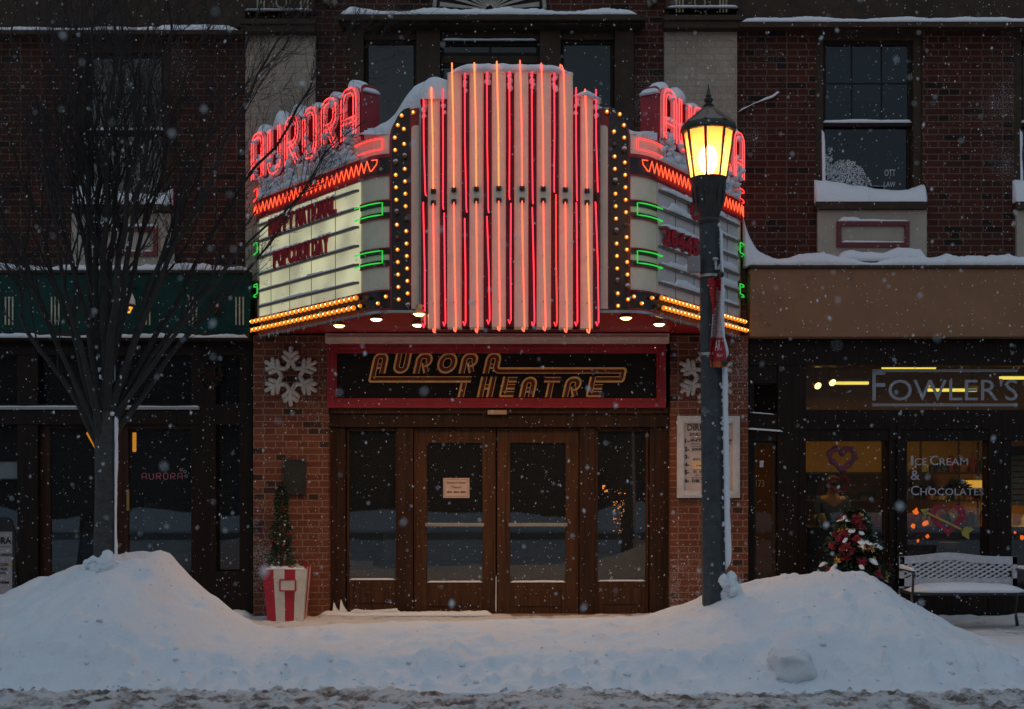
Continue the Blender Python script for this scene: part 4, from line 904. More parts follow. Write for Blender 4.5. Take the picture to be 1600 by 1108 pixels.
# letter boards
BOARD_L = mat('backlit_board', (.60, .57, .44), .4, var=.06, emit=(.82, .78, .46), es=.46, stain=(.5, .47, .3), sfac=.42, sscale=1.6)
tb_ = BOARD_L.node_tree; pb_ = tb_.nodes['Principled BSDF']; nz_ = tb_.nodes.new('ShaderNodeTexNoise'); nz_.inputs['Scale'].default_value = 2.3; nz_.inputs['Detail'].default_value = 1
tc_ = tb_.nodes.new('ShaderNodeTexCoord'); mr_ = tb_.nodes.new('ShaderNodeMapRange'); mr_.inputs[1].default_value = .32; mr_.inputs[2].default_value = .68; mr_.inputs[3].default_value = .30; mr_.inputs[4].default_value = .60
tb_.links.new(tc_.outputs['Object'], nz_.inputs['Vector']); tb_.links.new(nz_.outputs['Fac'], mr_.inputs[0]); tb_.links.new(mr_.outputs[0], pb_.inputs['Emission Strength'])
BOARD_R = mat('unlit_board', (.68, .62, .60), .4, var=.08)
RAIL = mat('board_rail', (.2, .18, .15), .5, .3)
railz = [4.648, 4.462, 4.269, 4.073, 3.878, 3.692]
LET = mat('red_letter', (.36, .008, .022), .4, var=.3)
for s in (-1, 1):
    a = Vector((*FP[s], 0)); b = Vector((*EP[s], 0)); nn = normals([FP[s], EP[s]])[0]; du = (b-a).normalized()
    g = MB(); g.band([FP[s], EP[s]], 3.585, 4.735, .002, .01); bd = g.build('letter_board', BOARD_L if s < 0 else BOARD_R, mq)
    g = MB()
    for t in ((.22, .45, .67, .87) if s < 0 else (.2, .42, .64, .85)):
        c = a.lerp(b, t)+nn*.0135; g.obox((c.x, c.y, 4.16), du*.004, nn*.002, (0, 0, .575))
    g.build('seam', mat('seam_dark', (.10, .10, .07), .6), bd)
    g = MB(); sn = MB()
    for z in railz:
        c = a.lerp(b, .5)+nn*.028; g.obox((c.x, c.y, z), (b-a)*.495, nn*.014, (0, 0, .012))
        q0 = a.lerp(b, .02)+nn*.03; q1 = a.lerp(b, .98)+nn*.03
        for kk in range(3 if s < 0 else 7):
            t0 = R.uniform(0, .7); t1 = min(1, t0+R.uniform(.15, .4)); e0 = q0.lerp(q1, t0); e1 = q0.lerp(q1, t1)
            snow(sn, (e0.x, e0.y, z+.012), (e1.x, e1.y, z+.012), .03 if s < 0 else .045, R.uniform(.014, .03) if s < 0 else R.uniform(.03, .085), kk+z*9, nn)
        e0, e1 = q0, q1; snow(sn, (e0.x, e0.y, z+.012), (e1.x, e1.y, z+.012), .03, .014 if s < 0 else .03, z*7, nn)
    g.build('rail', RAIL, bd, label='letter rails')
    sn.build('rail_snow', SNOW, bd, smooth=True)
    def word(txt, tpx0, tpx1, z, h):
        def tt(px):
            u = (px-800)/F; return ((u*(D0+a.y))-a.x)/((b.x-a.x)-u*(b.y-a.y))
        t0, t1 = tt(tpx0), tt(tpx1); p0 = a.lerp(b, t0)+nn*.045; p1 = a.lerp(b, t1)+nn*.045; uu = (p1-p0).normalized(); W_ = (p1-p0).length
        wid = [.45 if ch in ' I' else (.6 if ch == '1' else 1.) for ch in txt]; unit = W_/sum(wid); sn2 = MB()
        for k, ch in enumerate(txt):
            if ch == ' ': continue
            cw = unit*wid[k]
            g = MB(); o = p0+uu*unit*sum(wid[:k])+Vector((0, 0, z)); put_text(g, ch, o, uu, ZV, cw*(.93 if ch != 'I' else .7), h, .022, .05); 
            L = g.build('letter', LET, bd); L['label'] = 'red changeable letter '+ch
            snow(sn2, o+Vector((0, 0, h-.006))-uu.cross(ZV)*-.009, o+uu*cw*.9+Vector((0, 0, h-.006))-uu.cross(ZV)*-.009, .026, R.uniform(.012, .026), k, nn)
        sn2.build('letter_snow', SNOW, bd, smooth=True)
    if s < 0: word('HAPPY NATIONAL', 427, 533, 4.476, .195); word('POPCORN DAY', 434, 521, 4.087, .195)
    else: word('COLD', 1072, 1112, 4.476, .195); word('20445 10', 1029, 1106, 4.087, .205)
    # zigzag neon
    P = prof[s]; L0 = 0; Z = []
    pl = [Vector((p[0], p[1], 0))+n_*.035 for p, n_ in zip(P, normals(P))]; pl = pl[3:]
    seg = [(pl[i+1]-pl[i]).length for i in range(len(pl)-1)]; tot = sum(seg)
    def along(q):
        i = 0
        while i < len(seg)-1 and q > seg[i]: q -= seg[i]; i += 1
        return pl[i].lerp(pl[i+1], min(1, q/seg[i]))
    nz = 56; q = 0.; pts_ = [along(0.10)+Vector((0, 0, 4.91)), along(.02)+Vector((0, 0, 4.905)), along(.03)+Vector((0, 0, 4.86)), along(.10)+Vector((0, 0, 4.80))]
    for k in range(nz):
        q = .12+(tot-.12)*k/(nz-1); zz = 4.915 if k % 2 else 4.80; p = along(q)
        for e in (-1, 0, 1): pts_.append(along(max(0, q+e*.006))+Vector((0, 0, zz-(.012 if k % 2 else -.012)*abs(e))))
    half = len(pts_)//2; tube_part(pts_[:half+1], .0052, glow('zig_neon', (1, .085, .03), 2.4), name='zigzag_tube', n=6); tube_part([p+Vector((0, 0, .004)) for p in pts_[half:]], .0052, MATS['zig_neon'], name='zigzag_tube', n=6)
    # U shaped neon round the dark bands and on the top panel
    def ushape(sec, zc, h, m, ext, flip=False):
        Q = [Vector((p[0], p[1], 0))+n_*.04 for p, n_ in zip(sec, normals(sec))]
        if ext: Q = Q+[Q[-1]+(Q[-1]-Q[-2]).normalized()*ext]
        if flip: Q = Q[::-1]
        Q = Q[2:] if len(Q) > 7 else Q
        path = [p+Vector((0, 0, zc+h)) for p in Q[::-1]]+[p+Vector((0, 0, zc-h)) for p in Q]
        path = [path[0]-normals(sec)[-1]*.03]+path+[path[-1]-normals(sec)[-1]*.03]
        return tube_part(path, .0068, m, name='neon_tube')
    for zc in (4.40, 3.912): ushape(curve[s], zc, .062, NG, .06); ushape(endc[s], zc, .06, NG, 0)
    ushape(curve[s], 5.06, .055, NR, .06); ushape(endc[s], 5.04, .06, NR, 0)
    # small unlit tube lettering
    g = MB(); txt = 'AURORA THEATRE'; t0, t1 = .07, .93
    if s > 0: txt = txt
    for k, ch in enumerate(txt):
        if ch == ' ': continue
        f0 = k/len(txt); 
        for st in strokes(ch, .095, .125, .035):
            pp = []
            for p in st:
                q = (f0*(t1-t0))*(b-a).length+p.x
                base = (b+nn*.05-du*(.16+q)) if s < 0 else (a+nn*.05+du*(.1+q)); pp.append(base+Vector((0, 0, 4.995+p.y)))
            g.tube(pp, .0065, 5)
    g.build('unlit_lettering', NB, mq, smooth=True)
    sn = MB()
    for kk in range(44):
        t = R.random(); c = a.lerp(b, t)+nn*.04; h = R.uniform(.02, .05); sn.ball((c.x, c.y, 4.98+R.uniform(0, .16)), h, 8, sz=.8, jit=.8)
    e0 = a+nn*.03; e1 = b+nn*.03; snow(sn, (e0.x, e0.y, 4.965), (e1.x, e1.y, 4.965), .06, .05, 4, nn, rough=.9)
    sn.build('clinging_snow', SNOW, mq, smooth=True)
    # big channel letters
    wl_ = .25; hl = .50; zb = 5.205; step = .42 if s < 0 else .375; start = .02
    FACE = mat('letter_face', (.55, .42, .38), .45, stain=(.8, .78, .8), sfac=.42, sscale=9); SIDE = REDP
    for k, ch in enumerate('AURORA'):
        ro = nn*.03
        if s < 0: o0 = b-du*(-.10)+ro; dirv = -du
        else: o0 = a+du*(.05)+ro; dirv = du
        base = o0+dirv*(start+step*k)
        body_ = MB(); Wd = .10
        for si, st in enumerate(strokes(ch, wl_, hl, .10 if ch != 'O' else .115)):
            st = [Vector(p) for p in st]; A = offset(st, Wd/2); B = offset(st, -Wd/2); m = len(st); vs = []
            for p, q in zip(A, B):
                for (pp, dd) in ((p, 0), (q, 0), (q, .21), (p, .21)):
                    vs.append(base+dirv*pp.x+Vector((0, 0, zb+pp.y))-nn*(dd+si*.004))
            fs = []; mi = []
            k0 = len(body_.v)
            for i in range(m-1):
                for j in range(4): body_.f.append((k0+i*4+j, k0+i*4+(j+1) % 4, k0+(i+1)*4+(j+1) % 4, k0+(i+1)*4+j)); body_.m.append(0 if j == 0 else 1)
            body_.v += [tuple(v) for v in vs]; body_.f += [(k0, k0+1, k0+2, k0+3), tuple(k0+(m-1)*4+j for j in (3, 2, 1, 0))]; body_.m += [1, 1]
        cl = body_.build('channel_letter', [FACE, SIDE], mq); cl['label'] = 'tall channel letter '+ch
        for st in strokes(ch, wl_, hl, .10 if ch != 'O' else .115):
            for dd in (.026, -.026):
                Q = offset([Vector(p) for p in st], dd); tube_part([base+dirv*p.x+Vector((0, 0, zb+p.y))+nn*.035 for p in Q], .0058, NL, cl, n=6)
        sn = MB(); cc = base+dirv*wl_/2-nn*.10
        snow(sn, cc-dirv*(wl_/2+.02)+Vector((0, 0, zb+hl+.0)), cc+dirv*(wl_/2+.02)+Vector((0, 0, zb+hl+.0)), .25, R.uniform(.11, .18), k+s, nn, rough=.45)
        for q_ in range(10): sn.ball(base+dirv*R.uniform(0, wl_)+Vector((0, 0, zb+R.choice((.0, .02, .05, .09, .14, .22, hl-.05))))+nn*R.uniform(-.0, .03), R.uniform(.02, .055), 8, sz=.8, jit=.6)
        if ch in 'UHO' or k % 2: sn.ball(base+dirv*wl_*.5+Vector((0, 0, zb+.02))-nn*.05, .09, 12, sz=.9, jit=.5)
        sn.build('snow_cap', SNOW, cl, smooth=True)
    # red end panel closing the letter row beside the centre
    g = MB(); o = (a-du*.02 if s < 0 else a+du*.0)+nn*.0
    P = rounded([Vector((0, 0)), Vector((0, .58)), Vector((.215, .58)), Vector((.215, 0))], [.05, .09], 6)
    pc = (b+du*.10-du*(start+step*5+wl_+.055)) if s < 0 else (a+du*(.05+start-.055))
    g.prism([(p.x, p.y) for p in P], pc+nn*.02+Vector((0, 0, 5.165)), -nn, ZV, (du if s < 0 else -du)*-.02); g.build('end_panel', REDP, mq)
    sn = MB(); c0 = pc+Vector((0, 0, 5.165+.50)); snow(sn, c0-du*.06-nn*.09, c0+du*.10-nn*.09, .27, .17, 3+s, nn, rough=.25)
    sn.build('snow_cap', SNOW, mq, smooth=True)
# snow on the marquee roof
def inplan(x, y):
    c = False; j = n-1
    for i in range(n):
        (xi, yi), (xj, yj) = plan[i], plan[j]
        if (yi > y) != (yj > y) and x < (xj-xi)*(y-yi)/(yj-yi)+xi: c = not c
        j = i
    return c
def roof_snow(x, y):
    f = max(0, min(1, (y-YF)/.12)); h = .08+.07*noise.noise(Vector((x*2.5, y*2.5, 3)))+.02*noise.noise(Vector((x*10, y*10, 3)))
    if x < -.85: h += .56*math.exp(-((abs(x)-.80)/.34)**2)
    elif x > .85: h += .28*math.exp(-((x-.85)/.22)**2)
    else: h += .35
    return ZT+h*(.35+.65*f**.5)
g = MB(); g.hf(grid(-3.0, 2.7, .04), grid(YF, -.02, .045), roof_snow, ZT+.002, inplan); g.build('roof_snow', SNOW, mq, smooth=True)
g = MB()
snow(g, (fx(694), -2.42, zhi-.005), (fx(893), -2.42, zhi-.005), .44, .085, 22, (0, 1, 0), rough=.35)
for (a, b, t) in whites: snow(g, (fx(a)+.004, finY(a)+.01, (zhi if t else zmid)-.01), (fx(b)-.004, finY(b)+.01, (zhi if t else zmid)-.01), .03, R.uniform(.03, .07), a, (0, 0, 1), up=(0, -.35, .1), ends=False, rough=.8)
for (a, b, t) in rds:
    zt = zhi if t else zmid; c = finY((a+b)/2)+.06
    for k in range(4): g.ball((fx((a+b)/2)+R.uniform(-.015, .015), c, zt-.03-k*R.uniform(.02, .06)), R.uniform(.02, .035), 8, jit=.5)
snow(g, (fx(893), -2.42, zmid), (fx(937), -2.42, zmid-.03), .34, .09, 24, (0, 1, 0), rough=.3)

def drift_top(x, y):
    K = [(535, 208), (560, 196), (583, 188), (600, 180), (615, 166), (630, 141), (645, 122), (660, 115), (680, 116), (700, 122)]; px = 800+F*x/12.6; q = K[-1][1]
    for i in range(len(K)-1):
        if K[i][0] <= px <= K[i+1][0]: t = (px-K[i][0])/(K[i+1][0]-K[i][0]); q = K[i][1]*(1-t)+K[i+1][1]*t; break
    if px < 540: q = 212
    z = 1.6+(HZ-q)*12.6/F; u = (y+2.28)/.5; return max(5.18, z-.16*max(0, 1-u*4)**2-.30*max(0, u-.4)+.015*noise.noise(Vector((x*9, y*9, 4))))
g.hf(grid(wx(552, YF), fx(696), .025), grid(-2.285, -1.8, .03), drift_top, 5.165)
g.hf(grid(fx(651), fx(695.5), .018), grid(-2.54, -2.28, .02), lambda x, y: zmid-.03+(drift_top(x, -2.1)-zmid+.03)*math.sqrt(max(0, 1-max(0, 1-(y+2.55)/.27)**2))*(1-.5*max(0, 1-(x-fx(651))/.12)**2), zmid-.035)
snow(g, (wx(943, YF), -2.2, 5.44), (wx(975, YF), -2.2, 5.33), .22, .06, 26, (0, 1, 0), rough=.5)
g.build('fin_snow', SNOW, mq, smooth=True)
# icicles along the bottom rim
g = MB()
for s in (-1, 1):
    a = Vector((*FP[s], 0)); b = Vector((*EP[s], 0)); nn = normals([FP[s], EP[s]])[0]
    for k in range(46):
        p = a.lerp(b, R.random())+nn*.02+Vector((0, 0, 3.36 if R.random() < .6 else 3.38)); l = R.uniform(.015, .06); g.tube([p, p-Vector((0, 0, l))], [.004, .001], 5)
g.build('icicle_fringe', mat('ice', (.6, .63, .65), .15, var=.02), mq, kind='stuff')

# ================================================================== things on and by the facade
# snowflake ornaments
def flake(cx, cy, label):
    c = pt(cx, cy, -.16); r = root('snowflake_ornament', c, label, 'snowflake ornament', 'white snowflake ornaments on the brick piers')
    g = MB(); Rr = .335; w_ = .027
    def seg(p, q): 
        A = Vector((c.x+p[0], c.y+.02, c.z+p[1])); B = Vector((c.x+q[0], c.y+.02, c.z+q[1])); k = 5; g.tube([A.lerp(B, i/k) for i in range(k+1)], [w_*.82]+[w_]*(k-1)+[w_*.82], 8); g.ball(A, w_*.95, 8); g.ball(B, w_*.95, 8)
    for k in range(6):
        a = math.pi/2+k*math.pi/3; d_ = (math.cos(a), math.sin(a)); e = (-d_[1], d_[0]); f = lambda q, s_: (d_[0]*q+e[0]*s_, d_[1]*q+e[1]*s_)
        seg(f(.19, 0), f(Rr, 0))
        for (q, l) in ((.165, .085), (.235, .068)): seg(f(q, 0), f(q+l*.8, l)); seg(f(q, 0), f(q+l*.8, -l))
        a2 = a+math.pi/6; v = (math.cos(a2)*.105, math.sin(a2)*.105); seg(f(.20, 0), v); a3 = a-math.pi/6; seg(f(.20, 0), (math.cos(a3)*.105, math.sin(a3)*.105))
    for i, v in enumerate(g.v):
        V = Vector(v); q = noise.noise(V*60)*.009; g.v[i] = (v[0]+q, v[1]-abs(q), v[2]+noise.noise(V*55+Vector((3, 3, 3)))*.009)
    g.build('garland', mat('frosted_tinsel', (.50, .46, .42), .8, var=.45, scale=70), r, smooth=True)
    g = MB()
    for k in range(26): a = R.uniform(0, 6.28); q = R.uniform(.1, .34); g.ball((c.x+q*math.cos(a), c.y-.022, c.z+q*math.sin(a)), .006, 6)
    g.build('fairy_lights', mat('mini_lamp', (.4, .3, .12), .3), r, smooth=True)
flake(454, 588, 'white tinsel snowflake on the brick pier above the popcorn planter'); flake(1103.5, 590, 'white tinsel snowflake on the pier half hidden by the lamp post')
g = MB(); g.pbox(443, 478, 718, 773, -.135, -.102, Y=-.13); g.frame(443, 478, 718, 773, -.145, -.135, .018, Y=-.13)
for k in range(6): g.pbox(450, 471, 727+k*6, 728+k*6, -.139, -.135, Y=-.13)
o = g.build('wall_plaque', mat('aged_bronze', (.035, .032, .024), .45, .4, .3), None, bevel=.003); tag(o, 'small dark bronze plaque on the brick pier above the popcorn planter', 'plaque')
# directory board
c = pt(1108, 714, -.16); r = root('directory_board', c, 'white framed office directory board with black lettering behind the lamp post', 'directory board')
g = MB(); g.frame(1058, 1156, 650, 778, -.16, -.102, .085, Y=-.15); g.frame(1061, 1153, 653, 775, -.168, -.16, .045, Y=-.15); g.build('frame', mat('white_frame', (.50, .49, .50), .5), r, bevel=.006)
g = MB(); g.pbox(1068, 1146, 659, 769, -.125, -.105, Y=-.15); g.build('backboard', mat('pinkish_board', (.46, .38, .36), .6), r)
g = MB(); yb = -.131
for (t, a, b, y1_, y0_, bd_) in (('DIRECTORY', 1074, 1140, 673, 663, .02), ('2ND FLOOR', 1077, 1130, 681, 676, .01), ('INT', 1079, 1097, 690, 686, .03), ('RO', 1137, 1143, 690, 686, .02), ('AUTOMOTIVE SUPPLY', 1079, 1142, 694.5, 692, 0), ('JOHN', 1081, 1098, 705, 700, .03), ('s', 1138, 1140, 705, 702, .01), ('STUDIO', 1083, 1112, 719, 716, .01), ('C. P', 1083, 1097, 739.5, 735.5, .02), ('ATTORNEY', 1086, 1118, 744, 741.5, 0), ('DELTA', 1081, 1105, 753.5, 749, .03)):
    wall_text(g, t, a, b, y1_, y0_, yb, .002, bd_)
for k, y in enumerate((692, 705, 717, 729, 741, 754)): wall_text(g, str(k+1)+'-', 1070, 1077, y, y-6.5, yb, .002, .03)
for y in (684, 697, 746): g.pbox(1080, 1118, y, y+.6, yb-.002, yb, Y=yb)
g.build('lettering', mat('black_ink', (.02, .018, .018), .6), r)
g = MB(); g.pbox(1081.5, 1110, 720, 733, -.137, -.132, Y=yb); wall_text(g, 'KIRK', 1088, 1100, 729, 726.5, -.1375, .001, 0, 1); g.build('name_card', [mat('buff_card', (.62, .42, .22), .6), MATS['black_ink']], r)
# paper notice on the door
g = MB(); g.pbox(692.5, 733.5, 747, 778, .137, .14, Y=.13); nt_ = g.build('paper_notice', mat('notice_paper', (.52, .38, .33), .7, var=.06)); tag(nt_, 'small pinkish paper notice taped inside the entrance door glass', 'notice')
g = MB(); g.frame(694.5, 731.5, 749, 776, .134, .1355, .004, 1, Y=.13); wall_text(g, 'Doors to Enter', 698, 728, 756, 752, .1345, .001); wall_text(g, 'Theatre', 704.5, 721, 763, 759, .1345, .001)
for a in (698, 708.5, 719): g.pbox(a+1.5, a+8.5, 768, 769.6, .133, .1345, Y=.13); g.prism([(wx(a, .13), wz(768.8, .13)), (wx(a+2.5, .13), wz(767, .13)), (wx(a+2.5, .13), wz(770.6, .13))], (0, .133, 0), XV, ZV, (0, .0015, 0))
g.build('lettering', [MATS['black_ink'], mat('brown_border', (.25, .13, .09), .7)], nt_)
# popcorn planter and its little tree
YP = -.42; cz = pt(449.5, 967, YP); cx = cz.x
pl_ = root('popcorn_planter', (cx, YP, 0.02), 'red and white striped popcorn box planter with scalloped rim beside the doors', 'planter')
def box_pt(u, v, side):
    w2 = .205+(.255-.205)*v; y2 = .17+.04*v; x = (-1+2*u)
    if side == 0: return (cx+x*w2, YP-y2, .02+v*.60)
    if side == 1: return (cx+w2, YP+x*y2, .02+v*.60)
    if side == 2: return (cx-x*w2, YP+y2, .02+v*.60)
    return (cx-w2, YP-x*y2, .02+v*.60)
g = MB()
for side in range(4):
    ns = 4
    for k in range(ns):
        for j in range(6):
            u0 = (k+j/6)/ns; u1 = (k+(j+1)/6)/ns; sc = lambda t: 1+.07*math.sin(math.pi*min(1, max(0, t)))
            a0, b0 = box_pt(u0, 0, side), box_pt(u1, 0, side); a1, b1 = box_pt(u0, sc(j/6), side), box_pt(u1, sc((j+1)/6), side)
            g.add([a0, b0, b1, a1], [(0, 1, 2, 3)], (k+(side % 2)) % 2)
g.box(cx-.23, cx+.23, YP-.19, YP+.19, .50, .54, 2); g.build('box', [mat('popcorn_red', (.36, .012, .03), .4), mat('popcorn_white', (.60, .56, .50), .4, stain=(.35, .3, .25), sfac=.3, sscale=8), DARK], pl_, bevel=0)
g = MB(); g.pbox(438, 462, 906, 923, YP-.215, YP-.18, Y=YP-.2); g.build('nameplate', mat('popcorn_plate', (.58, .54, .48), .4), pl_, bevel=.006)
g = MB(); g.frame(437, 463, 905, 924, YP-.222, YP-.19, .014, Y=YP-.2); g.build('nameplate_rim', MATS['popcorn_red'], pl_)
g = MB(); snow(g, (cx-.24, YP-.19, .62), (cx+.25, YP-.19, .62), .05, .025, 3, (0, 1, 0), rough=1.); snow(g, (cx-.2, YP, .56), (cx+.22, YP, .56), .32, .07, 3, (0, 1, 0)); g.build('planter_snow', SNOW, pl_, smooth=True)
def foliage_tree(name, base, h, rad_fn, ncl, label, cat, leafm, deco, seed, leaf=(.045, .009), parts=()):
    rr = random.Random(seed); r = root(name, base, label, cat); b = Vector(base)
    g = MB(); g.tube([b, b+Vector((0, 0, h*.5)), b+Vector((0, 0, h))], [.018, .013, .004], 7); g.build('trunk', mat('thin_trunk', (.05, .035, .02), .8), r, smooth=True)
    g = MB()
    for k in range(ncl):
        v = rr.random()**.85; q = rad_fn(v)*math.sqrt(rr.uniform(.15, 1)); a = rr.uniform(0, 6.283); p = b+Vector((q*math.cos(a), q*math.sin(a), v*h))
        d_ = Vector((math.cos(a)+rr.gauss(0, .5), math.sin(a)+rr.gauss(0, .5), rr.uniform(-.5, .7))).normalized(); sd = d_.orthogonal().normalized(); sd.rotate(__import__('mathutils').Quaternion(d_, rr.uniform(0, 6))); L_ = leaf[0]*rr.uniform(.6, 1.3)
        g.add([p, p+d_*L_*.5+sd*leaf[1], p+d_*L_, p+d_*L_*.5-sd*leaf[1]], [(0, 1, 2, 3)], rr.randrange(2))
    g.build('crown', leafm, r)
    for (nm, m, cnt, fn) in deco:
        g = MB()
        for k in range(cnt): fn(g, rr, b)
        g.build(nm, m, r, smooth=(nm in ('bauble', 'snow_clumps')), kind='stuff')
    return r
GR = [mat('fir_green', (.012, .035, .018), .6), mat('fir_green_pale', (.03, .06, .03), .6)]
tb = Vector((pt(440, 890, YP).x, YP, .54)); th_ = wz(760, YP)-.54
prf = lambda v: .115*(1-v)**.7+.025+.02*math.sin(v*16)
def bau(r0, colr):
    def f(g, rr, b):
        v = rr.random()**.8*.95; a = rr.uniform(0, 6.28); q = prf(v)*1.02; g.ball(b+Vector((q*math.cos(a), q*math.sin(a), v*th_)), r0*rr.uniform(.7, 1.2), 8)
    return f
foliage_tree('topiary_tree', tb, th_, prf, 2600, 'slim spiral artificial tree with red and green baubles in the popcorn planter', 'decorated tree', GR, [('bauble', mat('bauble_red', (.4, .01, .02), .2, .3), 46, bau(.014, 0)), ('bauble', mat('bauble_green', (.06, .3, .04), .25, .2), 14, bau(.013, 0)), ('snow_clumps', SNOW, 9, bau(.012, 0))], 5)
# christmas tree with poinsettias outside the ice cream shop
YX = -.75; tb2 = Vector((pt(1334, 900, YX).x, YX, .0)); th2 = wz(800, YX); prf2 = lambda v: .50*(1-v)**.62*(.85+.15*math.sin(v*22))+.02
pot = MB(); pot.lathe((tb2.x, tb2.y, 0.02), [(.15, 0), (.2, .28), (.21, .3), (.19, .3)], 16)
def surf(rr, b, lo=0, hi=1, fr=True):
    v = rr.uniform(lo, hi); a = rr.uniform(-math.pi, 0) if fr else rr.uniform(0, 6.28); q = prf2(v); return b+Vector((q*math.cos(a), q*math.sin(a), .22+v*(th2-.22))), a
def poins(g, rr, b):
    p, a = surf(rr, b, .12, .97, rr.random() < .8); nn = Vector((math.cos(a), math.sin(a), .35)).normalized(); t = nn.orthogonal().normalized(); u = nn.cross(t); k0 = rr.uniform(0, 6)
    for ring, L_ in ((0, .07), (1, .045)):
        for k in range(6):
            an = k0+ring*.5+k*math.pi/3; d_ = t*math.cos(an)+u*math.sin(an); sd = nn.cross(d_); L2 = L_*rr.uniform(.6, 1.3); q = p+nn*(.01+ring*.02+rr.uniform(0, .012)); d_ = (d_+nn*rr.uniform(-.5, .5)).normalized()
            g.add([q, q+d_*L2*.5+sd*L2*.28+nn*.01, q+d_*L2+nn*(.0), q+d_*L2*.5-sd*L2*.28+nn*.01], [(0, 1, 2, 3)], 0)
def goldf(g, rr, b):
    p, a = surf(rr, b, .1, .98); nn = Vector((math.cos(a), math.sin(a), .2)).normalized(); t = nn.orthogonal().normalized(); u = nn.cross(t)
    for k in range(5):
        an = k*1.256+rr.random(); d_ = t*math.cos(an)+u*math.sin(an); sd = nn.cross(d_); q = p+nn*.03; g.add([q, q+d_*.03+sd*.015, q+d_*.06, q+d_*.03-sd*.015], [(0, 1, 2, 3)], 0)
def sncl(g, rr, b):
    p, a = surf(rr, b, .02, .9); dd = Vector((math.cos(a), math.sin(a), -.35)); k0 = len(g.v)
    snow(g, p-dd*.05+Vector((0, 0, .02)), p+dd*rr.uniform(.02, .09)+Vector((0, 0, .015)), rr.uniform(.03, .09), rr.uniform(.015, .04), rr.random()*9, rough=.8)
fr_ = foliage_tree('christmas_tree', (tb2.x, tb2.y, .02), th2-.02, lambda v: prf2(max(0, (v-.15)/.85)) if v > .15 else .03, 9000, 'bushy outdoor christmas tree with red poinsettias, gold flowers and snow', 'christmas tree', GR,
    [('poinsettia', mat('poinsettia_red', (.20, .006, .018), .6, var=.5), 46, poins), ('gold_flower', mat('gold_leaf', (.55, .36, .05), .4), 12, goldf), ('snow_clumps', SNOW, 42, sncl)], 11, leaf=(.085, .012))
pot.build('pot', mat('dark_pot', (.03, .03, .03), .5), fr_, smooth='auto')
# hearts in the shop window
def heart2(cx_, cz_, s_, n=40): return [Vector((cx_+s_*16*math.sin(t)**3/17, cz_+s_*(13*math.cos(t)-5*math.cos(2*t)-2*math.cos(3*t)-math.cos(4*t))/17)) for t in [2*math.pi*i/n for i in range(n)]]
def heart(cxp, cyp, size, tube_r, label, col, em, yy, rot=0.):
    c = pt(cxp, cyp, yy); P = heart2(0, 0, size); P = [Vector((p.x*math.cos(rot)-p.y*math.sin(rot), p.x*math.sin(rot)+p.y*math.cos(rot))) for p in P]
    g = MB(); path = [(c.x+p.x, yy+.012*math.sin(i*2.1), c.z+p.y) for i, p in enumerate(P)]+[(c.x+P[0].x, yy, c.z+P[0].y)]
    g.tube(path, [tube_r*(1+.3*math.sin(i*1.9)) for i in range(len(path))], 8); g.tube([(c.x, yy, c.z+size*.3), (c.x, yy, c.z+size*.3+.25)], .002, 4)
    o = g.build('heart_wreath', mat('heart_'+str(em), col, .6, var=.4, scale=50), None, smooth=True); return tag(o, label, 'heart decoration', 'heart decorations in the shop window')
heart(1316, 716, .165, .036, 'pale pink tinsel heart hanging highest in the shop window', (.85, .25, .32), 1, .22); heart(1311, 757, .125, .018, 'thin bright red heart hanging below the pale pink one', (.65, .02, .02), 2, .24, .15)
c = pt(1481, 810, .137); g = MB(); A = heart2(c.x, c.z, .235); B = heart2(c.x, c.z+.012, .155)
vs = []
for p, q in zip(A, B): vs += [(p.x, .137, p.y), (q.x, .137, q.y), (q.x, .143, q.y), (p.x, .143, p.y)]
m = len(A); fs = []
for i in range(m):
    for j in range(4): fs.append((i*4+j, i*4+(j+1) % 4, ((i+1) % m)*4+(j+1) % 4, ((i+1) % m)*4+j))
g.add(vs, fs); hd = g.build('heart_cutout', mat('crimson_card', (.30, .02, .05), .7)); tag(hd, 'large flat crimson heart pierced by a gold arrow on the shop window', 'heart decoration', 'heart decorations in the shop window')
g = MB(); a = pt(1440, 797, .13); b = pt(1514, 833, .13); d_ = (b-a).normalized(); q = Vector((-d_.z, 0, d_.x)); 
def arr(pts): g.prism(pts, (0, .130, 0), XV, ZV, (0, .005, 0))
def P2(t, s_): v = a+d_*t+q*s_; return (v.x, v.z)
Ld = (b-a).length; arr([P2(.05, -.012), P2(Ld-.08, -.012), P2(Ld-.08, .012), P2(.05, .012)])
arr([P2(-.02, .0), P2(.08, -.055), P2(.06, 0), P2(.08, .055)]); arr([P2(Ld-.1, -.012), P2(Ld-.06, -.06), P2(Ld+.04, -.07), P2(Ld, 0), P2(Ld+.04, .07), P2(Ld-.06, .06), P2(Ld-.1, .012)])
g.build('arrow', mat('gold_card', (.42, .33, .08), .6), hd)
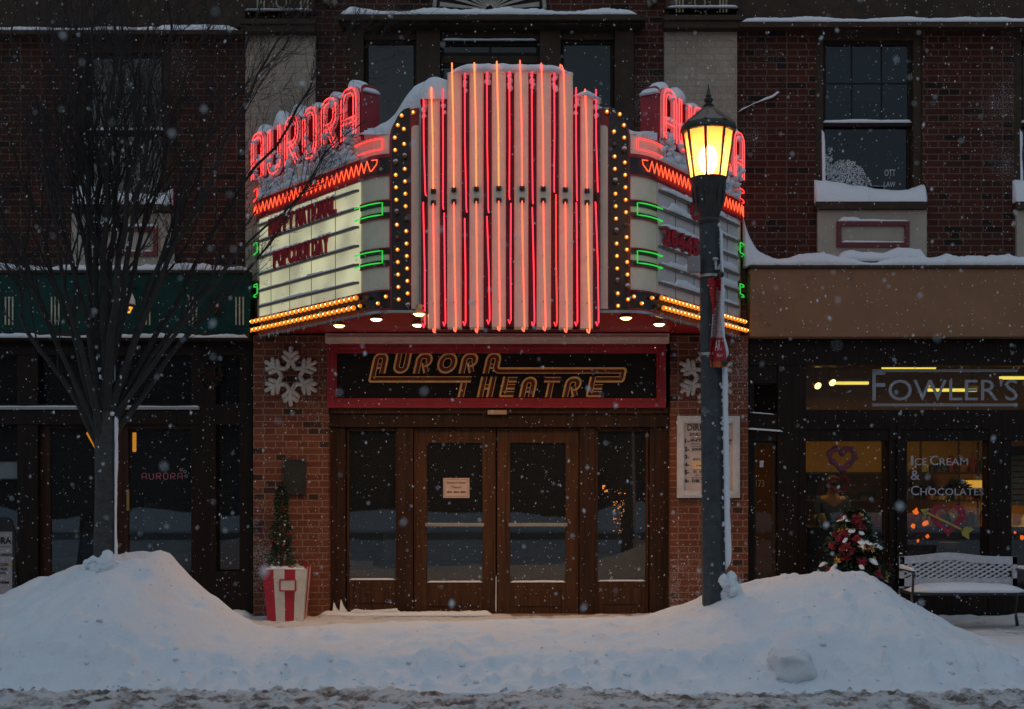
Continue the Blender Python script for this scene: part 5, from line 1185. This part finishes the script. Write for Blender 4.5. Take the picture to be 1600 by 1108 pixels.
# dark garland and bowl in the shop window, wreath in the shop transom, papers
rg = random.Random(4)
def garland(P, nm, lab, cat, n_, spread, mats):
    g = MB(); g.tube(P, .012, 5); 
    for k in range(n_):
        t = rg.random()*(len(P)-1); i = min(int(t), len(P)-2); p = Vector(P[i]).lerp(Vector(P[i+1]), t-i); d_ = Vector((rg.gauss(0, 1), rg.gauss(0, 1), rg.gauss(0, 1))).normalized(); sd = d_.orthogonal().normalized(); L_ = spread*rg.uniform(.5, 1.2)
        g.add([p, p+d_*L_*.5+sd*.012, p+d_*L_, p+d_*L_*.5-sd*.012], [(0, 1, 2, 3)], rg.choice((0, 0, 0, 0, 0, 1)))
    return tag(g.build(nm, mats), lab, cat)
garland([pt(a, b, 1.1) for a, b in ((1420, 757), (1438, 768), (1455, 764), (1470, 770), (1485, 762), (1497, 754), (1512, 762), (1528, 776))], 'garland', 'dark leafy garland drooping behind the chocolates lettering', 'garland', 700, .09, [GR[0], mat('garland_berry', (.25, .02, .02), .5)])
garland([pt(329+16*math.cos(k*.8), 584+20*math.sin(k*.8), .0) for k in range(9)], 'wreath', 'dark wreath with tiny red and white specks between the transom panes of the green shop', 'wreath', 500, .05, [GR[0], mat('wreath_berry', (.25, .03, .03), .4)])
c = pt(1483, 852, 1.9); g = MB(); g.lathe((c.x, 1.9, c.z-.05), [(.06, 0), (.11, .05), (.14, .09), (.13, .09)], 18); tag(g.build('bowl', mat('grey_bowl', (.3, .29, .3), .4), None, smooth='auto'), 'wide pale grey bowl under the big heart in the shop window', 'bowl')
g = MB(); g.pbox(-20, 28, 721, 749, .105, .11, Y=.1); o = g.build('window_paper', mat('grey_paper', (.16, .18, .18), .7)); tag(o, 'grey framed paper taped in the window above the sandwich board', 'paper')
g = MB(); g.frame(-20, 28, 721, 749, .10, .1045, .012, Y=.1); g.build('border', mat('dark_border', (.05, .06, .06), .6), o)
# customer standing inside the shop
pc_ = pt(1300, 800, 2.9); pr = root('person', (pc_.x, 2.9, .03), 'person in a dark cap and blue grey sweater standing inside the shop behind the hearts', 'person')
def skin(name, pts_, edges, rads, m, parent, base):
    me = bpy.data.meshes.new(name); me.from_pydata(pts_, edges, []); me.materials.append(m); o = bpy.data.objects.new(name, me); C.objects.link(o); o.parent = parent
    md = o.modifiers.new('skin', 'SKIN'); 
    for i, v in enumerate(me.skin_vertices[0].data): v.radius = rads[i]; v.use_root = (i == 0)
    md.use_smooth_shade = True; sb_ = o.modifiers.new('sub', 'SUBSURF'); sb_.levels = 1; sb_.render_levels = 2; return o
V_ = [(0, 0, .90), (0, 0, 1.10), (0, 0, 1.32), (0, -.01, 1.42), (0, -.015, 1.50), (0, -.02, 1.60), (.19, 0, 1.36), (.24, -.04, 1.10), (.20, -.20, .98), (-.19, 0, 1.36), (-.24, -.04, 1.10), (-.20, -.20, .98), (.09, 0, .84), (.10, 0, .46), (.10, .02, .06), (.10, -.10, .03), (-.09, 0, .84), (-.10, 0, .46), (-.10, .02, .06), (-.10, -.10, .03)]
E_ = [(0, 1), (1, 2), (2, 3), (3, 4), (4, 5), (2, 6), (6, 7), (7, 8), (2, 9), (9, 10), (10, 11), (0, 12), (12, 13), (13, 14), (14, 15), (0, 16), (16, 17), (17, 18), (18, 19)]
R_ = [(.15, .11), (.14, .10), (.15, .10), (.06, .06), (.085, .09), (.075, .085), (.065, .065), (.05, .05), (.035, .03), (.065, .065), (.05, .05), (.035, .03), (.09, .09), (.065, .065), (.045, .05), (.04, .03), (.09, .09), (.065, .065), (.045, .05), (.04, .03)]
skin('body', V_, E_, R_, mat('skin_tone', (.35, .2, .14), .6), pr, None)
k0 = [0, 1, 2, 6, 7, 9, 10]; skin('sweater', [V_[i] for i in k0], [(0, 1), (1, 2), (2, 3), (3, 4), (2, 5), (5, 6)], [tuple(r*1.14 for r in R_[i]) for i in k0], mat('blue_grey_knit', (.035, .06, .11), .9), pr, None)
k0 = [0, 12, 13, 14, 16, 17, 18]; skin('trousers', [V_[i] for i in k0], [(0, 1), (1, 2), (2, 3), (0, 4), (4, 5), (5, 6)], [tuple(r*1.13 for r in R_[i]) for i in k0], mat('dark_trousers', (.02, .02, .03), .9), pr, None)
g = MB(); g.lathe((pc_.x, 2.885, .03+1.585), [(.10, 0), (.105, .03), (.09, .08), (.04, .115), (.001, .12)], 16); g.obox((pc_.x, 2.77, .03+1.59), (.07, 0, 0), (0, .055, 0), (0, 0, .006)); g.build('cap', mat('dark_cap', (.05, .045, .05), .8), pr, smooth='auto')
g = MB(); g.lathe((pc_.x, 2.92, .03+1.45), [(.07, 0), (.10, .05), (.10, .14)], 14); g.build('hair', mat('brown_hair', (.05, .03, .02), .8), pr, smooth='auto')
g = MB(); g.ball((pc_.x, 2.795, .03+1.525), .014, 8, sz=1.3)
for q in (-.032, .032): g.ball((pc_.x+q, 2.803, .03+1.555), .009, 6, 1)
g.obox((pc_.x, 2.805, .03+1.487), (.022, 0, 0), (0, .006, 0), (0, 0, .004), 2); g.build('face', [MATS['skin_tone'], BLACKP, mat('lips', (.3, .08, .07), .5)], pr, smooth=True)
# bench
YB_ = -1.4
br = root('park_bench', (wx(1506, YB_), YB_, 0), 'cast metal bench with lattice back, its seat and back covered in snow', 'bench')
bx0, bx1 = wx(1416, YB_), wx(1602, YB_-.0)
FROST = mat('snow_plastered_metal', (.50, .49, .52), .8, var=.18, scale=20, stain=(.03, .03, .03), sfac=.36, sscale=16); BI = mat('bench_iron', (.03, .03, .03), .5)
def btop(u): return .80+.045*math.exp(-((u-.42)/.24)**2)
yb0 = YB_+.22
g = MB(); nseg = 40
for k in range(nseg):
    u0, u1 = k/nseg, (k+1)/nseg; x0, x1 = bx0+(bx1-bx0)*u0, bx0+(bx1-bx0)*u1
    for (lo0, hi0, lo1, hi1) in ((btop(u0)-.085, btop(u0), btop(u1)-.085, btop(u1)),):
        v = [(x0, yb0, lo0), (x1, yb0, lo1), (x1, yb0, hi1), (x0, yb0, hi0)]; g.add(v+[(p[0], p[1]+.03, p[2]) for p in v], [(0, 1, 2, 3), (7, 6, 5, 4), (0, 4, 5, 1), (2, 6, 7, 3)])
g.box(bx0, bx1, yb0, yb0+.03, .47, .56); g.box(bx0, bx0+.05, yb0, yb0+.03, .45, .80); g.box(bx1-.05, bx1, yb0, yb0+.03, .45, .80)
hh0, hh1 = .555, None; stp = .092
for sgn in (1, -1):
    x = bx0-.5
    while x < bx1+.5:
        pts2 = []
        for k in range(9):
            z = .53+.30*k/8; xx = x+sgn*(z-.53)*1.9+(0 if sgn > 0 else .30)
            u = (xx-bx0)/(bx1-bx0)
            if 0.02 < u < .98 and z < btop(u)-.06: pts2.append((xx, yb0+.012 if sgn > 0 else yb0+.017, z))
        if len(pts2) > 1: g.tube(pts2, .0135 if sgn > 0 else .009, 6)
        x += stp
g.build('backrest', FROST, br, smooth='auto')
g = MB(); g.box(bx0, bx1, YB_-.22, YB_+.2, .41, .44); g.build('seat', BI, br, bevel=.004)
g = MB(); snow(g, (bx0+.01, YB_-.01, .44), (bx1-.01, YB_-.01, .44), .47, .085, 31, (0, 1, 0), rough=.12); snow(g, (bx0, yb0+.015, .83), (bx0+.03, yb0+.015, .83), .05, .05, 1, (0, 1, 0)); g.build('seat_snow', SNOW, br, smooth=True)
for x in (bx0-.015, bx1-.015):
    g = MB(); g.tube([(x+.015, yb0, .66), (x+.015, YB_-.05, .68), (x+.015, YB_-.24, .66), (x+.015, YB_-.27, .62)], .017, 8); g.tube([(x+.015, YB_-.24, .65), (x+.015, YB_-.22, .44)], .014, 8); g.build('armrest', BI, br, smooth=True)
    for y in (YB_-.2, yb0): g = MB(); g.tube([(x+.015, y, .44), (x+.015, y+(.02 if y < YB_ else .05)*1, .2), (x+.015, y-.02, .0)], [.018, .014, .022], 8); g.build('leg', BI, br, smooth=True)
    g = MB(); snow(g, (x+.015, YB_+.2, .675), (x+.015, YB_-.25, .675), .045, .035, 2); g.build('armrest_snow', SNOW, br, smooth=True)
# sandwich board at the left edge
sb = root('sandwich_board', pt(-8, 930, -1.7), 'pale sandwich board sign with black lettering standing at the snow edge', 'sign'); sb.location.z = 0
YW = -1.7; g = MB(); g.pbox(-55, 22, 830, 975, YW, YW+.02, Y=YW); g.build('board', mat('pinkish_poster', (.36, .31, .31), .6), sb)
g = MB(); g.frame(-60, 24, 826, 990, YW-.01, YW+.03, .03, Y=YW); P = rounded([Vector((wx(-58, YW), wz(826, YW))), Vector((wx(-58, YW), wz(808, YW))), Vector((wx(21, YW), wz(808, YW))), Vector((wx(21, YW), wz(826, YW)))], [.1, .1], 6); g.prism([(p.x, p.y) for p in P], (0, YW-.01, 0), XV, ZV, (0, .04, 0)); g.build('frame', BLACKP, sb)
g = MB()
for (t, a, b, c0, c1, bd_) in (('AURORA', -36, 18, 850, 839, .04), ('seasonal', -24, 16, 855, 853, 0), ('Seasonal Flavours', -38, 18, 869, 863, .01), ('HOT COCOA', -30, 13, 884, 880, .01), ('HOT TEA', -26, 12, 891, 887, .01), ('CIDER', -20, 10, 897, 894, .01), ('TRY THEM', -28, 14, 912, 908, .02)): wall_text(g, t, a, b, c0, c1, YW-.004, .003, bd_)
g.build('lettering', MATS['black_ink'], sb)
g = MB(); g.ball(pt(18, 882, YW-.004), .014, 8, sz=1.8); g.ball(pt(-3, 885, YW-.004), .014, 8, sz=1.8); g.build('flame_print', mat('orange_ink', (.6, .25, .05), .6), sb)
g = MB()
for x in (wx(-52, YW), wx(16, YW)): g.obox((x, YW+.25, .55), (.015, 0, 0), (0, .01, 0), (0, .2, -.55))
g.build('rear_leg', BLACKP, sb)
# lantern on the green fascia
lc = pt(193, 484, -.62); ln = root('wall_lantern', (lc.x, -.23, lc.z), 'small lit barn lantern with a snow covered hood on the green fascia', 'lantern')
g = MB(); g.tube([(lc.x, -.222, lc.z+.3), (lc.x, -.4, lc.z+.36), (lc.x, -.58, lc.z+.33), (lc.x, -.62, lc.z+.2)], .012, 8); g.lathe((lc.x, -.62, lc.z+.03), [(.135, 0), (.12, .05), (.05, .13), (.02, .17)], 8); g.lathe((lc.x, -.62, lc.z-.055), [(.075, 0), (.08, .01)], 8); 
for k in range(8): a = 2*math.pi*k/8; g.tube([(lc.x+.12*math.cos(a), -.62+.12*math.sin(a), lc.z+.03), (lc.x+.078*math.cos(a), -.62+.078*math.sin(a), lc.z-.05)], .006, 5)
g.build('housing', IRON, ln, smooth='auto')
g = MB(); g.lathe((lc.x, -.62, lc.z-.045), [(.07, 0), (.108, .073)], 8); g.build('glass_shade', glow('lantern_glow', (1, .42, .04), 1.2), ln)
g = MB(); g.lathe((lc.x, -.62, lc.z+.06), [(.135, 0), (.13, .06), (.1, .13), (.04, .19), (.001, .2)], 14); g.build('snow_cap', SNOW, ln, smooth=True)
# dome camera
dc = pt(338, 484, -.23); o = root('dome_camera', dc, 'small round dark dome camera on the green fascia', 'camera')
g = MB(); g.tube([(dc.x, -.222, dc.z), (dc.x, -.29, dc.z)], [.055, .05], 14); g.build('mount', BRONZE, o, smooth='auto'); g = MB(); g.ball((dc.x, -.31, dc.z-.01), .045, 12); g.build('dome', mat('smoked_dome', (.02, .02, .02), .1), o, smooth=True); g = MB(); g.ball((dc.x, -.29, dc.z+.035), .045, 10, sz=.6, jit=.3); g.build('snow_cap', SNOW, o, smooth=True)
# cable on the wall
P = [pt(a, b, -.04) for a, b in ((1222, 122), (1222, 132), (1218, 145), (1208, 153), (1193, 158), (1178, 163), (1165, 170), (1153, 176))]
g = MB(); g.tube(P, .008, 6); g.tube([P[0], P[0]+Vector((.0, .04, 0))], .02, 6); g.build('wall_cable', BRONZE, None, smooth=True); cb = bpy.data.objects['wall_cable']; tag(cb, 'thin snow lined cable looping down the brick wall from a hook', 'cable')
g = MB(); snow(g, None, None, .022, .03, 3, (0, 1, 0), pts=[p+Vector((0, 0, .005)) for p in P[2:]], rough=.5); g.build('cable_snow', SNOW, cb, smooth=True)

# ================================================================== street lamp
YL = -4.0; lx = wx(1107, YL); lb = root('street_lamp', (lx+.02, YL, 0), 'lit black iron street lamp with an eight sided lantern, snow along its post', 'street lamp')
zc_ = wz(342, YL)
POST = mat('weathered_green_post', (.060, .068, .072), .65, 0, .3, 9, .3, 50, spec=.2, stain=(.22, .24, .25), sfac=.40, sscale=7)
g = MB(); prf_ = [(.115, .0), (.115, .30), (.105, 1.2), (.098, 2.2), (.088, zc_-.04)]
g.lathe((0, 0, 0), prf_, 8, 0, math.pi/8)
g.v = [(v[0]+lx+.062*(1-v[2]/4.2), v[1]+YL, v[2]) for v in g.v]; g.build('post', POST, lb)
zg0, zg1 = wz(279, YL), wz(206, YL)
g = MB(); g.lathe((lx, YL, zc_-.05), [(.088, 0), (.098, .03), (.085, .055), (.10, .09), (.122, .15), (.128, .22), (.138, .29), (.152, .34), (.155, zg0-zc_+.03), (.165, zg0-zc_+.05)], 24)
for k in range(12):
    a = 2*math.pi*k/12; g.tube([(lx+.10*math.cos(a), YL+.10*math.sin(a), zc_+.06), (lx+.128*math.cos(a), YL+.128*math.sin(a), zc_+.14), (lx+.145*math.cos(a), YL+.145*math.sin(a), zc_+.30)], [.008, .014, .01], 5)
g.build('base_casting', IRON, lb, smooth='auto')
r0, r1 = .158, .222
g = MB()
for k in range(8):
    a = 2*math.pi*k/8+math.pi/8+.12; g.tube([(lx+r0*math.cos(a), YL+r0*math.sin(a), zg0), (lx+r1*math.cos(a), YL+r1*math.sin(a), zg1)], [.010, .013], 6)
g.lathe((lx, YL, zg1-.01), [(.235, 0), (.245, .03), (.235, .055), (.22, .07)], 24)
g.build('lantern_frame', IRON, lb, smooth='auto')
PANE = bpy.data.materials.new('frosted_lamp_glass'); PANE.use_nodes = True; t_ = PANE.node_tree; t_.nodes.clear()
tl = t_.nodes.new('ShaderNodeBsdfTranslucent'); tl.inputs[0].default_value = (1, .44, .15, 1); em_ = t_.nodes.new('ShaderNodeEmission'); em_.inputs[0].default_value = (1, .33, .05, 1); em_.inputs[1].default_value = .6
ads = t_.nodes.new('ShaderNodeAddShader'); oo = t_.nodes.new('ShaderNodeOutputMaterial'); rf_ = t_.nodes.new('ShaderNodeBsdfRefraction'); rf_.inputs['Roughness'].default_value = .5; rf_.inputs['IOR'].default_value = 1.25; rf_.inputs['Color'].default_value = (1, .85, .6, 1); mf_ = t_.nodes.new('ShaderNodeMixShader'); mf_.inputs[0].default_value = .38; t_.links.new(tl.outputs[0], mf_.inputs[1]); t_.links.new(rf_.outputs[0], mf_.inputs[2]); t_.links.new(mf_.outputs[0], ads.inputs[0]); t_.links.new(em_.outputs[0], ads.inputs[1]); t_.links.new(ads.outputs[0], oo.inputs[0])
for k in range(8):
    a0 = 2*math.pi*k/8+math.pi/8+.12; a1 = a0+math.pi/4; g = MB()
    v = [(lx+(r0-.004)*math.cos(a0), YL+(r0-.004)*math.sin(a0), zg0), (lx+(r0-.004)*math.cos(a1), YL+(r0-.004)*math.sin(a1), zg0), (lx+(r1-.006)*math.cos(a1), YL+(r1-.006)*math.sin(a1), zg1), (lx+(r1-.006)*math.cos(a0), YL+(r1-.006)*math.sin(a0), zg1)]
    g.add(v, [(0, 1, 2, 3)]); g.build('lantern_pane', PANE, lb)
g = MB(); g.ball((lx, YL, zg0+.16), .062, 14, sz=1.9); g.build('lamp_bulb', glow('sodium_bulb', (1, .56, .24), 80), lb, smooth=True)
g = MB(); g.lathe((lx, YL, zg1+.058), [(.236, 0), (.19, .035), (.135, .075), (.085, .118), (.052, .145), (.058, .155), (.03, .165)], 8, 0, math.pi/8+.12)
for k in range(8): a = 2*math.pi*k/8+math.pi/8+.12; g.tube([(lx+.236*math.cos(a), YL+.236*math.sin(a), zg1+.06), (lx+.138*math.cos(a), YL+.138*math.sin(a), zg1+.137), (lx+.055*math.cos(a), YL+.055*math.sin(a), zg1+.205)], .007, 5)
g.build('hood', mat('hood_metal', (.24, .17, .14), .5, .4, .3), lb)
zt_ = zg1+.215; g = MB(); g.lathe((lx, YL, zt_), [(.04, 0), (.05, .015), (.025, .035), (.038, .055), (.042, .07), (.02, .09), (.028, .10), (.022, .11), (.014, .135), (.003, .205)], 14); g.build('finial', IRON, lb, smooth='auto')
g = MB(); 
def postx(z): return lx+.062*(1-z/4.2)
snow(g, None, None, .15, .030, 4, (0, 1, 0), up=(1, 0, 0), pts=[(postx(z)+.086, YL-.03, z) for z in (3.85, 3.2, 2.6)], rough=.35)
snow(g, None, None, .16, .052, 4, (0, 1, 0), up=(1, 0, 0), pts=[(postx(z)+.088, YL-.03, z) for z in (2.75, 2.2, 1.5, .85)], rough=.3)
for q in range(60): z = R.uniform(.85, 3.9); g.ball((postx(z)+.085+R.uniform(-.02, .012), YL-.05+R.uniform(-.02, .02), z), R.uniform(.008, .02), 6, jit=.5)

hz_ = bank_h(lx+.12, YL)
for q in range(46):
    t = R.random(); g.ball((postx(.8)+.10+R.gauss(.0, .035)+.05*(1-t), YL-.06+R.gauss(0, .05), hz_-.05+t*.22), R.uniform(.025, .06), 9, jit=.7)
g.build('post_snow', SNOW, lb, smooth=True)
# clamps, hook
g = MB()
for z in (wz(432, YL), wz(554, YL)): g.lathe((postx(z), YL, z-.012), [(.101, 0), (.101, .024)], 16)
g.tube([(postx(3.45)+.02, YL-.1, wz(417, YL)), (postx(3.45)+.03, YL-.12, wz(408, YL)), (postx(3.45)+.035, YL-.12, wz(425, YL))], .012, 6); g.lathe((postx(3.5)+.03, YL-.12, wz(411, YL)), [(.024, 0), (.03, .012), (.024, .024)], 10); g.build('clamp', METAL, lb, smooth='auto')
bc = pt(1084, 414, YL-.08); g = MB(); g.obox(bc, (.05, 0, 0), (0, .045, 0), (0, 0, .068))
for k in range(7): g.obox(bc+Vector((0, 0, -.058+k*.019)), (.053, 0, 0), (0, .048, 0), (0, 0, .004))
o = g.build('meter_box', mat('grey_ribbed_box', (.33, .29, .30), .6), None, bevel=.003); tag(o, 'small ribbed grey box strapped to the side of the lamp post', 'box')
# banner
bn = root('street_banner', (postx(3.3)+.1, YL-.1, wz(430, YL)), 'red and white banner blown and twisted round the lamp post', 'banner')
g = MB()
for (a, b, a2, b2) in ((1112, 440, 1126, 429), (1118, 574, 1132, 567)): p0, p1 = pt(a, b, YL-.05), pt(a2, b2, YL-.28); g.tube([p0, p1], .012, 8); g.ball(p1, .03, 12)
g.build('bracket', BLACKP, bn, smooth='auto')
g = MB(); nr = 30; rows = []
for k in range(nr+1):
    v = k/nr; y = 436+v*138; xl = 1106+4*math.sin(v*5)+v*8; xr = 1126+v*10-4*math.sin(v*math.pi)**2
    row = []
    for j in range(7):
        u = j/6; px = xl+(xr-xl)*u; row.append(pt(px, y+(-6 if v < .1 else 0)*u, YL-.14-.07*math.sin(u*6+v*4)-.05*u))
    rows.append(row)
vs = [p for r_ in rows for p in r_]; 
for k in range(nr):
    for j in range(6): v = (k+.5)/nr; g.add([rows[k][j], rows[k][j+1], rows[k+1][j+1], rows[k+1][j]], [(0, 1, 2, 3)], 1 if (.14 < v < .52 and j > 1+2*math.sin(v*9)) or (.52 < v < .66) else (2 if v > .93 else 0))
o = g.build('cloth', [mat('banner_red', (.48, .018, .026), .7, var=.3), mat('banner_pale', (.6, .45, .45), .7), mat('banner_orange', (.5, .12, .03), .7)], bn, smooth=True); so = o.modifiers.new('thickness', 'SOLIDIFY'); so.thickness = .004
g = MB(); put_text(g, 'ART', pt(1117, 548, YL-.235), Vector((.95, -.2, .05)), (0, 0, 1), .07, .09, .003, .02); put_text(g, 'fest', pt(1120, 558, YL-.24), Vector((.95, -.2, .05)), (0, 0, 1), .05, .03, .003, .01); g.build('lettering', MATS['banner_pale'], bn)
g = MB(); snow(g, None, None, .10, .035, 5, (0, 1, 0), up=(1, 0, 0), pts=[pt(a, b, YL-.12) for a, b in ((1125, 444), (1123, 480), (1125, 520), (1134, 560))], rough=.5); g.build('banner_snow', SNOW, bn, smooth=True)
# cut snow block on the bank
cb_ = pt(1240, 1040, 0); dB = 9.5
while dB < 11.3 and bank_h((1240-800)*dB/F, dB-D0) < 1.6-(1052-757)*dB/F: dB += .02
p = Vector(((1240-800)*dB/F, dB-D0+.06, 1.6-(1042-757)*dB/F))
g = MB(); ng = 9
g.ball((0, 0, 0), 1., 40)
def blocky(v):
    v = Vector(v).normalized(); q = Vector([abs(c)**.45*(1 if c > 0 else -1) for c in v]); q = Vector((q.x*.15, q.y*.14, q.z*.11)); w2 = p+q
    return tuple(w2+v*(noise.noise(w2*6)*.05+noise.noise(w2*15)*.03+noise.noise(w2*40)*.012))
g.v = [blocky(v) for v in g.v]
o = g.build('snow_block', snowmat('lump_snow', (.74, .76, .79), (.42, .42, .42), .42, 12), None, smooth=True); tag(o, 'squarish lump of packed snow sitting on the bank', 'snow block')

rc = random.Random(31); g = MB()
for k in range(230):
    x = rc.uniform(-5.6, 5.6)
    if k < 130: y = -5.6+abs(rc.gauss(0, .25))
    else:
        x = rc.choice((-3.35, -3.1, 3.1, 3.4, 2.9))+rc.gauss(0, .45); y = DC-D0+rc.gauss(-.25, .35)
    r = rc.choice((.008, .012, .016, .026)) if k < 130 else rc.uniform(.006, .014)
    g.ball((x, y, bank_h(x, y)+r*.1), r, 8, sz=.6, jit=.9)
o = g.build('snow_crumbs', snowmat('crumb_snow', (.78, .80, .84), (.6, .6, .6), .3, 9), None, smooth=True, kind='stuff'); o['label'] = 'crumbs of broken snow scattered on the plowed bank and its foot'
# ================================================================== bare tree
rt = random.Random(21); YTz = -4.05; tx = wx(164, YTz)
tr = root('bare_tree', (tx, YTz, 0), 'bare multi stemmed street tree rising out of the snow bank before the green shop', 'tree')
BARK = mat('grey_bark', (.060, .055, .050), .9, var=.35, scale=18, bump=.6, bscale=50); TWIG = mat('dark_twigs', (.026, .021, .020), .9)
zf = 2.15
g = MB(); g.tube([(tx+.01, YTz, .2), (tx, YTz, .9), (tx+.005, YTz, 1.5), (tx+.01, YTz, 1.95), (tx+.02, YTz, 2.3), (tx+.03, YTz, 2.75)], [.125, .098, .092, .093, .072, .03], 16)
for i, v in enumerate(g.v):
    V = Vector(v); ax_ = Vector((tx, YTz, V.z)); d_ = (V-ax_); g.v[i] = tuple(ax_+d_*(1+.10*noise.noise(Vector((d_.x*12, d_.y*12, V.z*1.2)))))
trunk = g.build('trunk', BARK, tr, smooth=True)
limbs, fine = MB(), MB()
def curve3(p0, p1, p2, n): return [p0*(1-t)**2+p1*2*t*(1-t)+p2*t*t for t in [i/n for i in range(n+1)]]
def wiggle(P, a, seed):
    return [p+Vector((noise.noise(p*2.2+Vector((seed, 0, 0))), noise.noise(p*2.2+Vector((0, seed, 0))), 0))*a*(i/len(P)) for i, p in enumerate(P)]
def branch(p, d, L, r, lvl):
    up = Vector((0, 0, 1)); n = 6 if lvl < 2 else 4; P = [p]; q = p.copy(); dd = d.normalized()
    for i in range(n):
        dd = (dd+up*(.10 if lvl < 2 else .06)+Vector((rt.gauss(0, .07), rt.gauss(0, .07), rt.gauss(0, .05)))).normalized(); q = q+dd*(L/n); P.append(q.copy())
    rs = [r*(1-.8*i/n) for i in range(n+1)]; fine.tube(P, [max(.0013, x) for x in rs], 5 if lvl < 2 else 3, cap=False)
    if lvl >= 4 or L < .12: return
    m = {1: 5, 2: 4, 3: 2}[lvl]
    for k in range(m):
        t = rt.uniform(.15, .95); i = min(n-1, int(t*n)); b = P[i].lerp(P[i+1], t*n-i); dv = (P[i+1]-P[i]).normalized()
        sd = dv.orthogonal().normalized(); sd.rotate(__import__('mathutils').Quaternion(dv, rt.uniform(0, 6.28))); ang = rt.uniform(.35, .75)
        branch(b, dv*math.cos(ang)+sd*math.sin(ang), L*rt.uniform(.32, .6), max(.0018, rs[i]*.6), lvl+1)
ends = [(-60, 330, .3, 700), (-90, 180, -.5, 690), (-60, 20, .5, 700), (0, -60, -.7, 690), (60, -70, .6, 690), (105, -70, -.3, 680), (140, -90, .8, 660), (170, -90, -.6, 640), (200, -90, .2, 640), (240, -80, .9, 650), (290, -70, -.7, 650), (350, -60, .5, 640), (420, -30, -.4, 650), (560, 20, .6, 650), (560, 190, -.2, 670), (500, 280, .4, 680), (500, -60, -.5, 640), (395, 330, .3, 690), (-140, 60, .4, 700), (100, 60, .1, 650), (230, 60, -.9, 640), (20, 120, -.9, 690), (330, 150, .9, 660)]
for k, (a, b, dy, fz) in enumerate(ends):
    e = pt(a, b, YTz+dy); s0 = Vector((tx+.01+(a-164)*.00018, YTz+dy*.04, wz(fz, YTz)+rt.uniform(-.12, .42)*(1 if abs(a-170) < 240 else .3))); zmid_ = s0.z+(e.z-s0.z)*.42
    c = Vector((s0.x+(e.x-s0.x)*.36, s0.y+(e.y-s0.y)*.35, zmid_)); n = 22; P = wiggle(curve3(s0, c, e, n), .17, k*3.7); Ltot = (e-s0).length
    r0_ = .027+.012*rt.random()+(.012 if abs(a-170) < 70 else 0); rs = [r0_*(1-.86*(i/n)**.8) for i in range(n+1)]; rs[0] *= 1.3
    limbs.tube(P, rs, 7, cap=False)
    for j in range(12):
        t = rt.uniform(.3, .98); i = min(n-1, int(t*n)); bq = P[i].lerp(P[i+1], t*n-i); dv = (P[i+1]-P[i]).normalized(); sd = dv.orthogonal().normalized(); sd.rotate(__import__('mathutils').Quaternion(dv, rt.uniform(0, 6.28))); ang = rt.uniform(.3, .6)
        branch(bq, dv*math.cos(ang)+sd*math.sin(ang), Ltot*rt.uniform(.18, .40)*(1.15-.5*t), max(.004, rs[i]*.45), 1)
limbs.build('limb', mat('dark_bark', (.034, .029, .026), .9, var=.35, scale=18, bump=.6, bscale=50), tr, smooth=True); fine.build('crown', TWIG, tr, smooth=True)
g = MB(); snow(g, None, None, .06, .014, 3, (0, 1, 0), up=(1, 0, 0), pts=[(tx+.10, YTz-.02, z) for z in (.95, 1.4, 1.9, 2.2)], rough=1.)
g.tube([(tx+.10, YTz-.02, 2.2), (tx+.085, YTz-.02, 2.9)], [.010, .003], 6); g.ball((tx+.08, YTz-.05, 2.22), .02, 8, jit=.4); g.ball((tx-.03, YTz-.06, 2.6), .022, 8, sz=1.6, jit=.4); g.ball((tx+.04, YTz-.05, .93), .11, 12, sz=.8, jit=.6); 
for k in range(40): a_ = rt.uniform(-3.3, .2); g.ball((tx+.13*math.cos(a_)+rt.gauss(0, .03), YTz+.13*math.sin(a_), bank_h(tx, YTz-.1)+rt.uniform(-.03, .07)), rt.uniform(.02, .05), 9, jit=.8)
for k in range(26):
    p = Vector((tx+rt.gauss(0, .16), YTz+rt.uniform(-.12, .05), rt.uniform(2.15, 3.3))); g.ball(p, rt.uniform(.006, .014), 7, sz=1.6, jit=.7)
g.build('trunk_snow', SNOW, tr, smooth=True)

# ================================================================== falling snow
rs_ = random.Random(99); g = MB(); oct_ = [(1, 0, 0), (-1, 0, 0), (0, 1, 0), (0, -1, 0), (0, 0, 1), (0, 0, -1)]; of = [(0, 2, 4), (2, 1, 4), (1, 3, 4), (3, 0, 4), (2, 0, 5), (1, 2, 5), (3, 1, 5), (0, 3, 5)]
vs = []; fs = []
for k in range(27000):
    y = rs_.uniform(-13.2, -.35); x = rs_.uniform(-7.2, 7.2); z = rs_.uniform(.3, 7.6)
    if k < 170: y = rs_.uniform(-13.6, -10.5); x = rs_.uniform(-1.8, 1.8); z = rs_.uniform(.8, 3.6)
    if y > -2.95 and abs(x) < 3.1 and z > 3.1: continue
    if y > -.6 and z < 3.4 and False: continue
    r = rs_.choice((.0019, .0023, .0028, .0033, .0042, .006 if rs_.random() < .3 else .0025)); k0 = len(vs); st = rs_.uniform(1, 1.9); tl_ = rs_.uniform(-.4, .4)
    for (a, b, c) in oct_: vs.append((x+a*r+c*r*st*tl_, y+b*r, z+c*r*st))
    fs += [(i+k0, j+k0, l+k0) for (i, j, l) in of]
g.add(vs, fs); fl = g.build('falling_snow', mat('snowflake_white', (.9, .92, .95), .9, emit=(.8, .9, 1), es=0), None, smooth=True, kind='stuff'); fl['label'] = 'countless small snowflakes falling in front of the buildings'
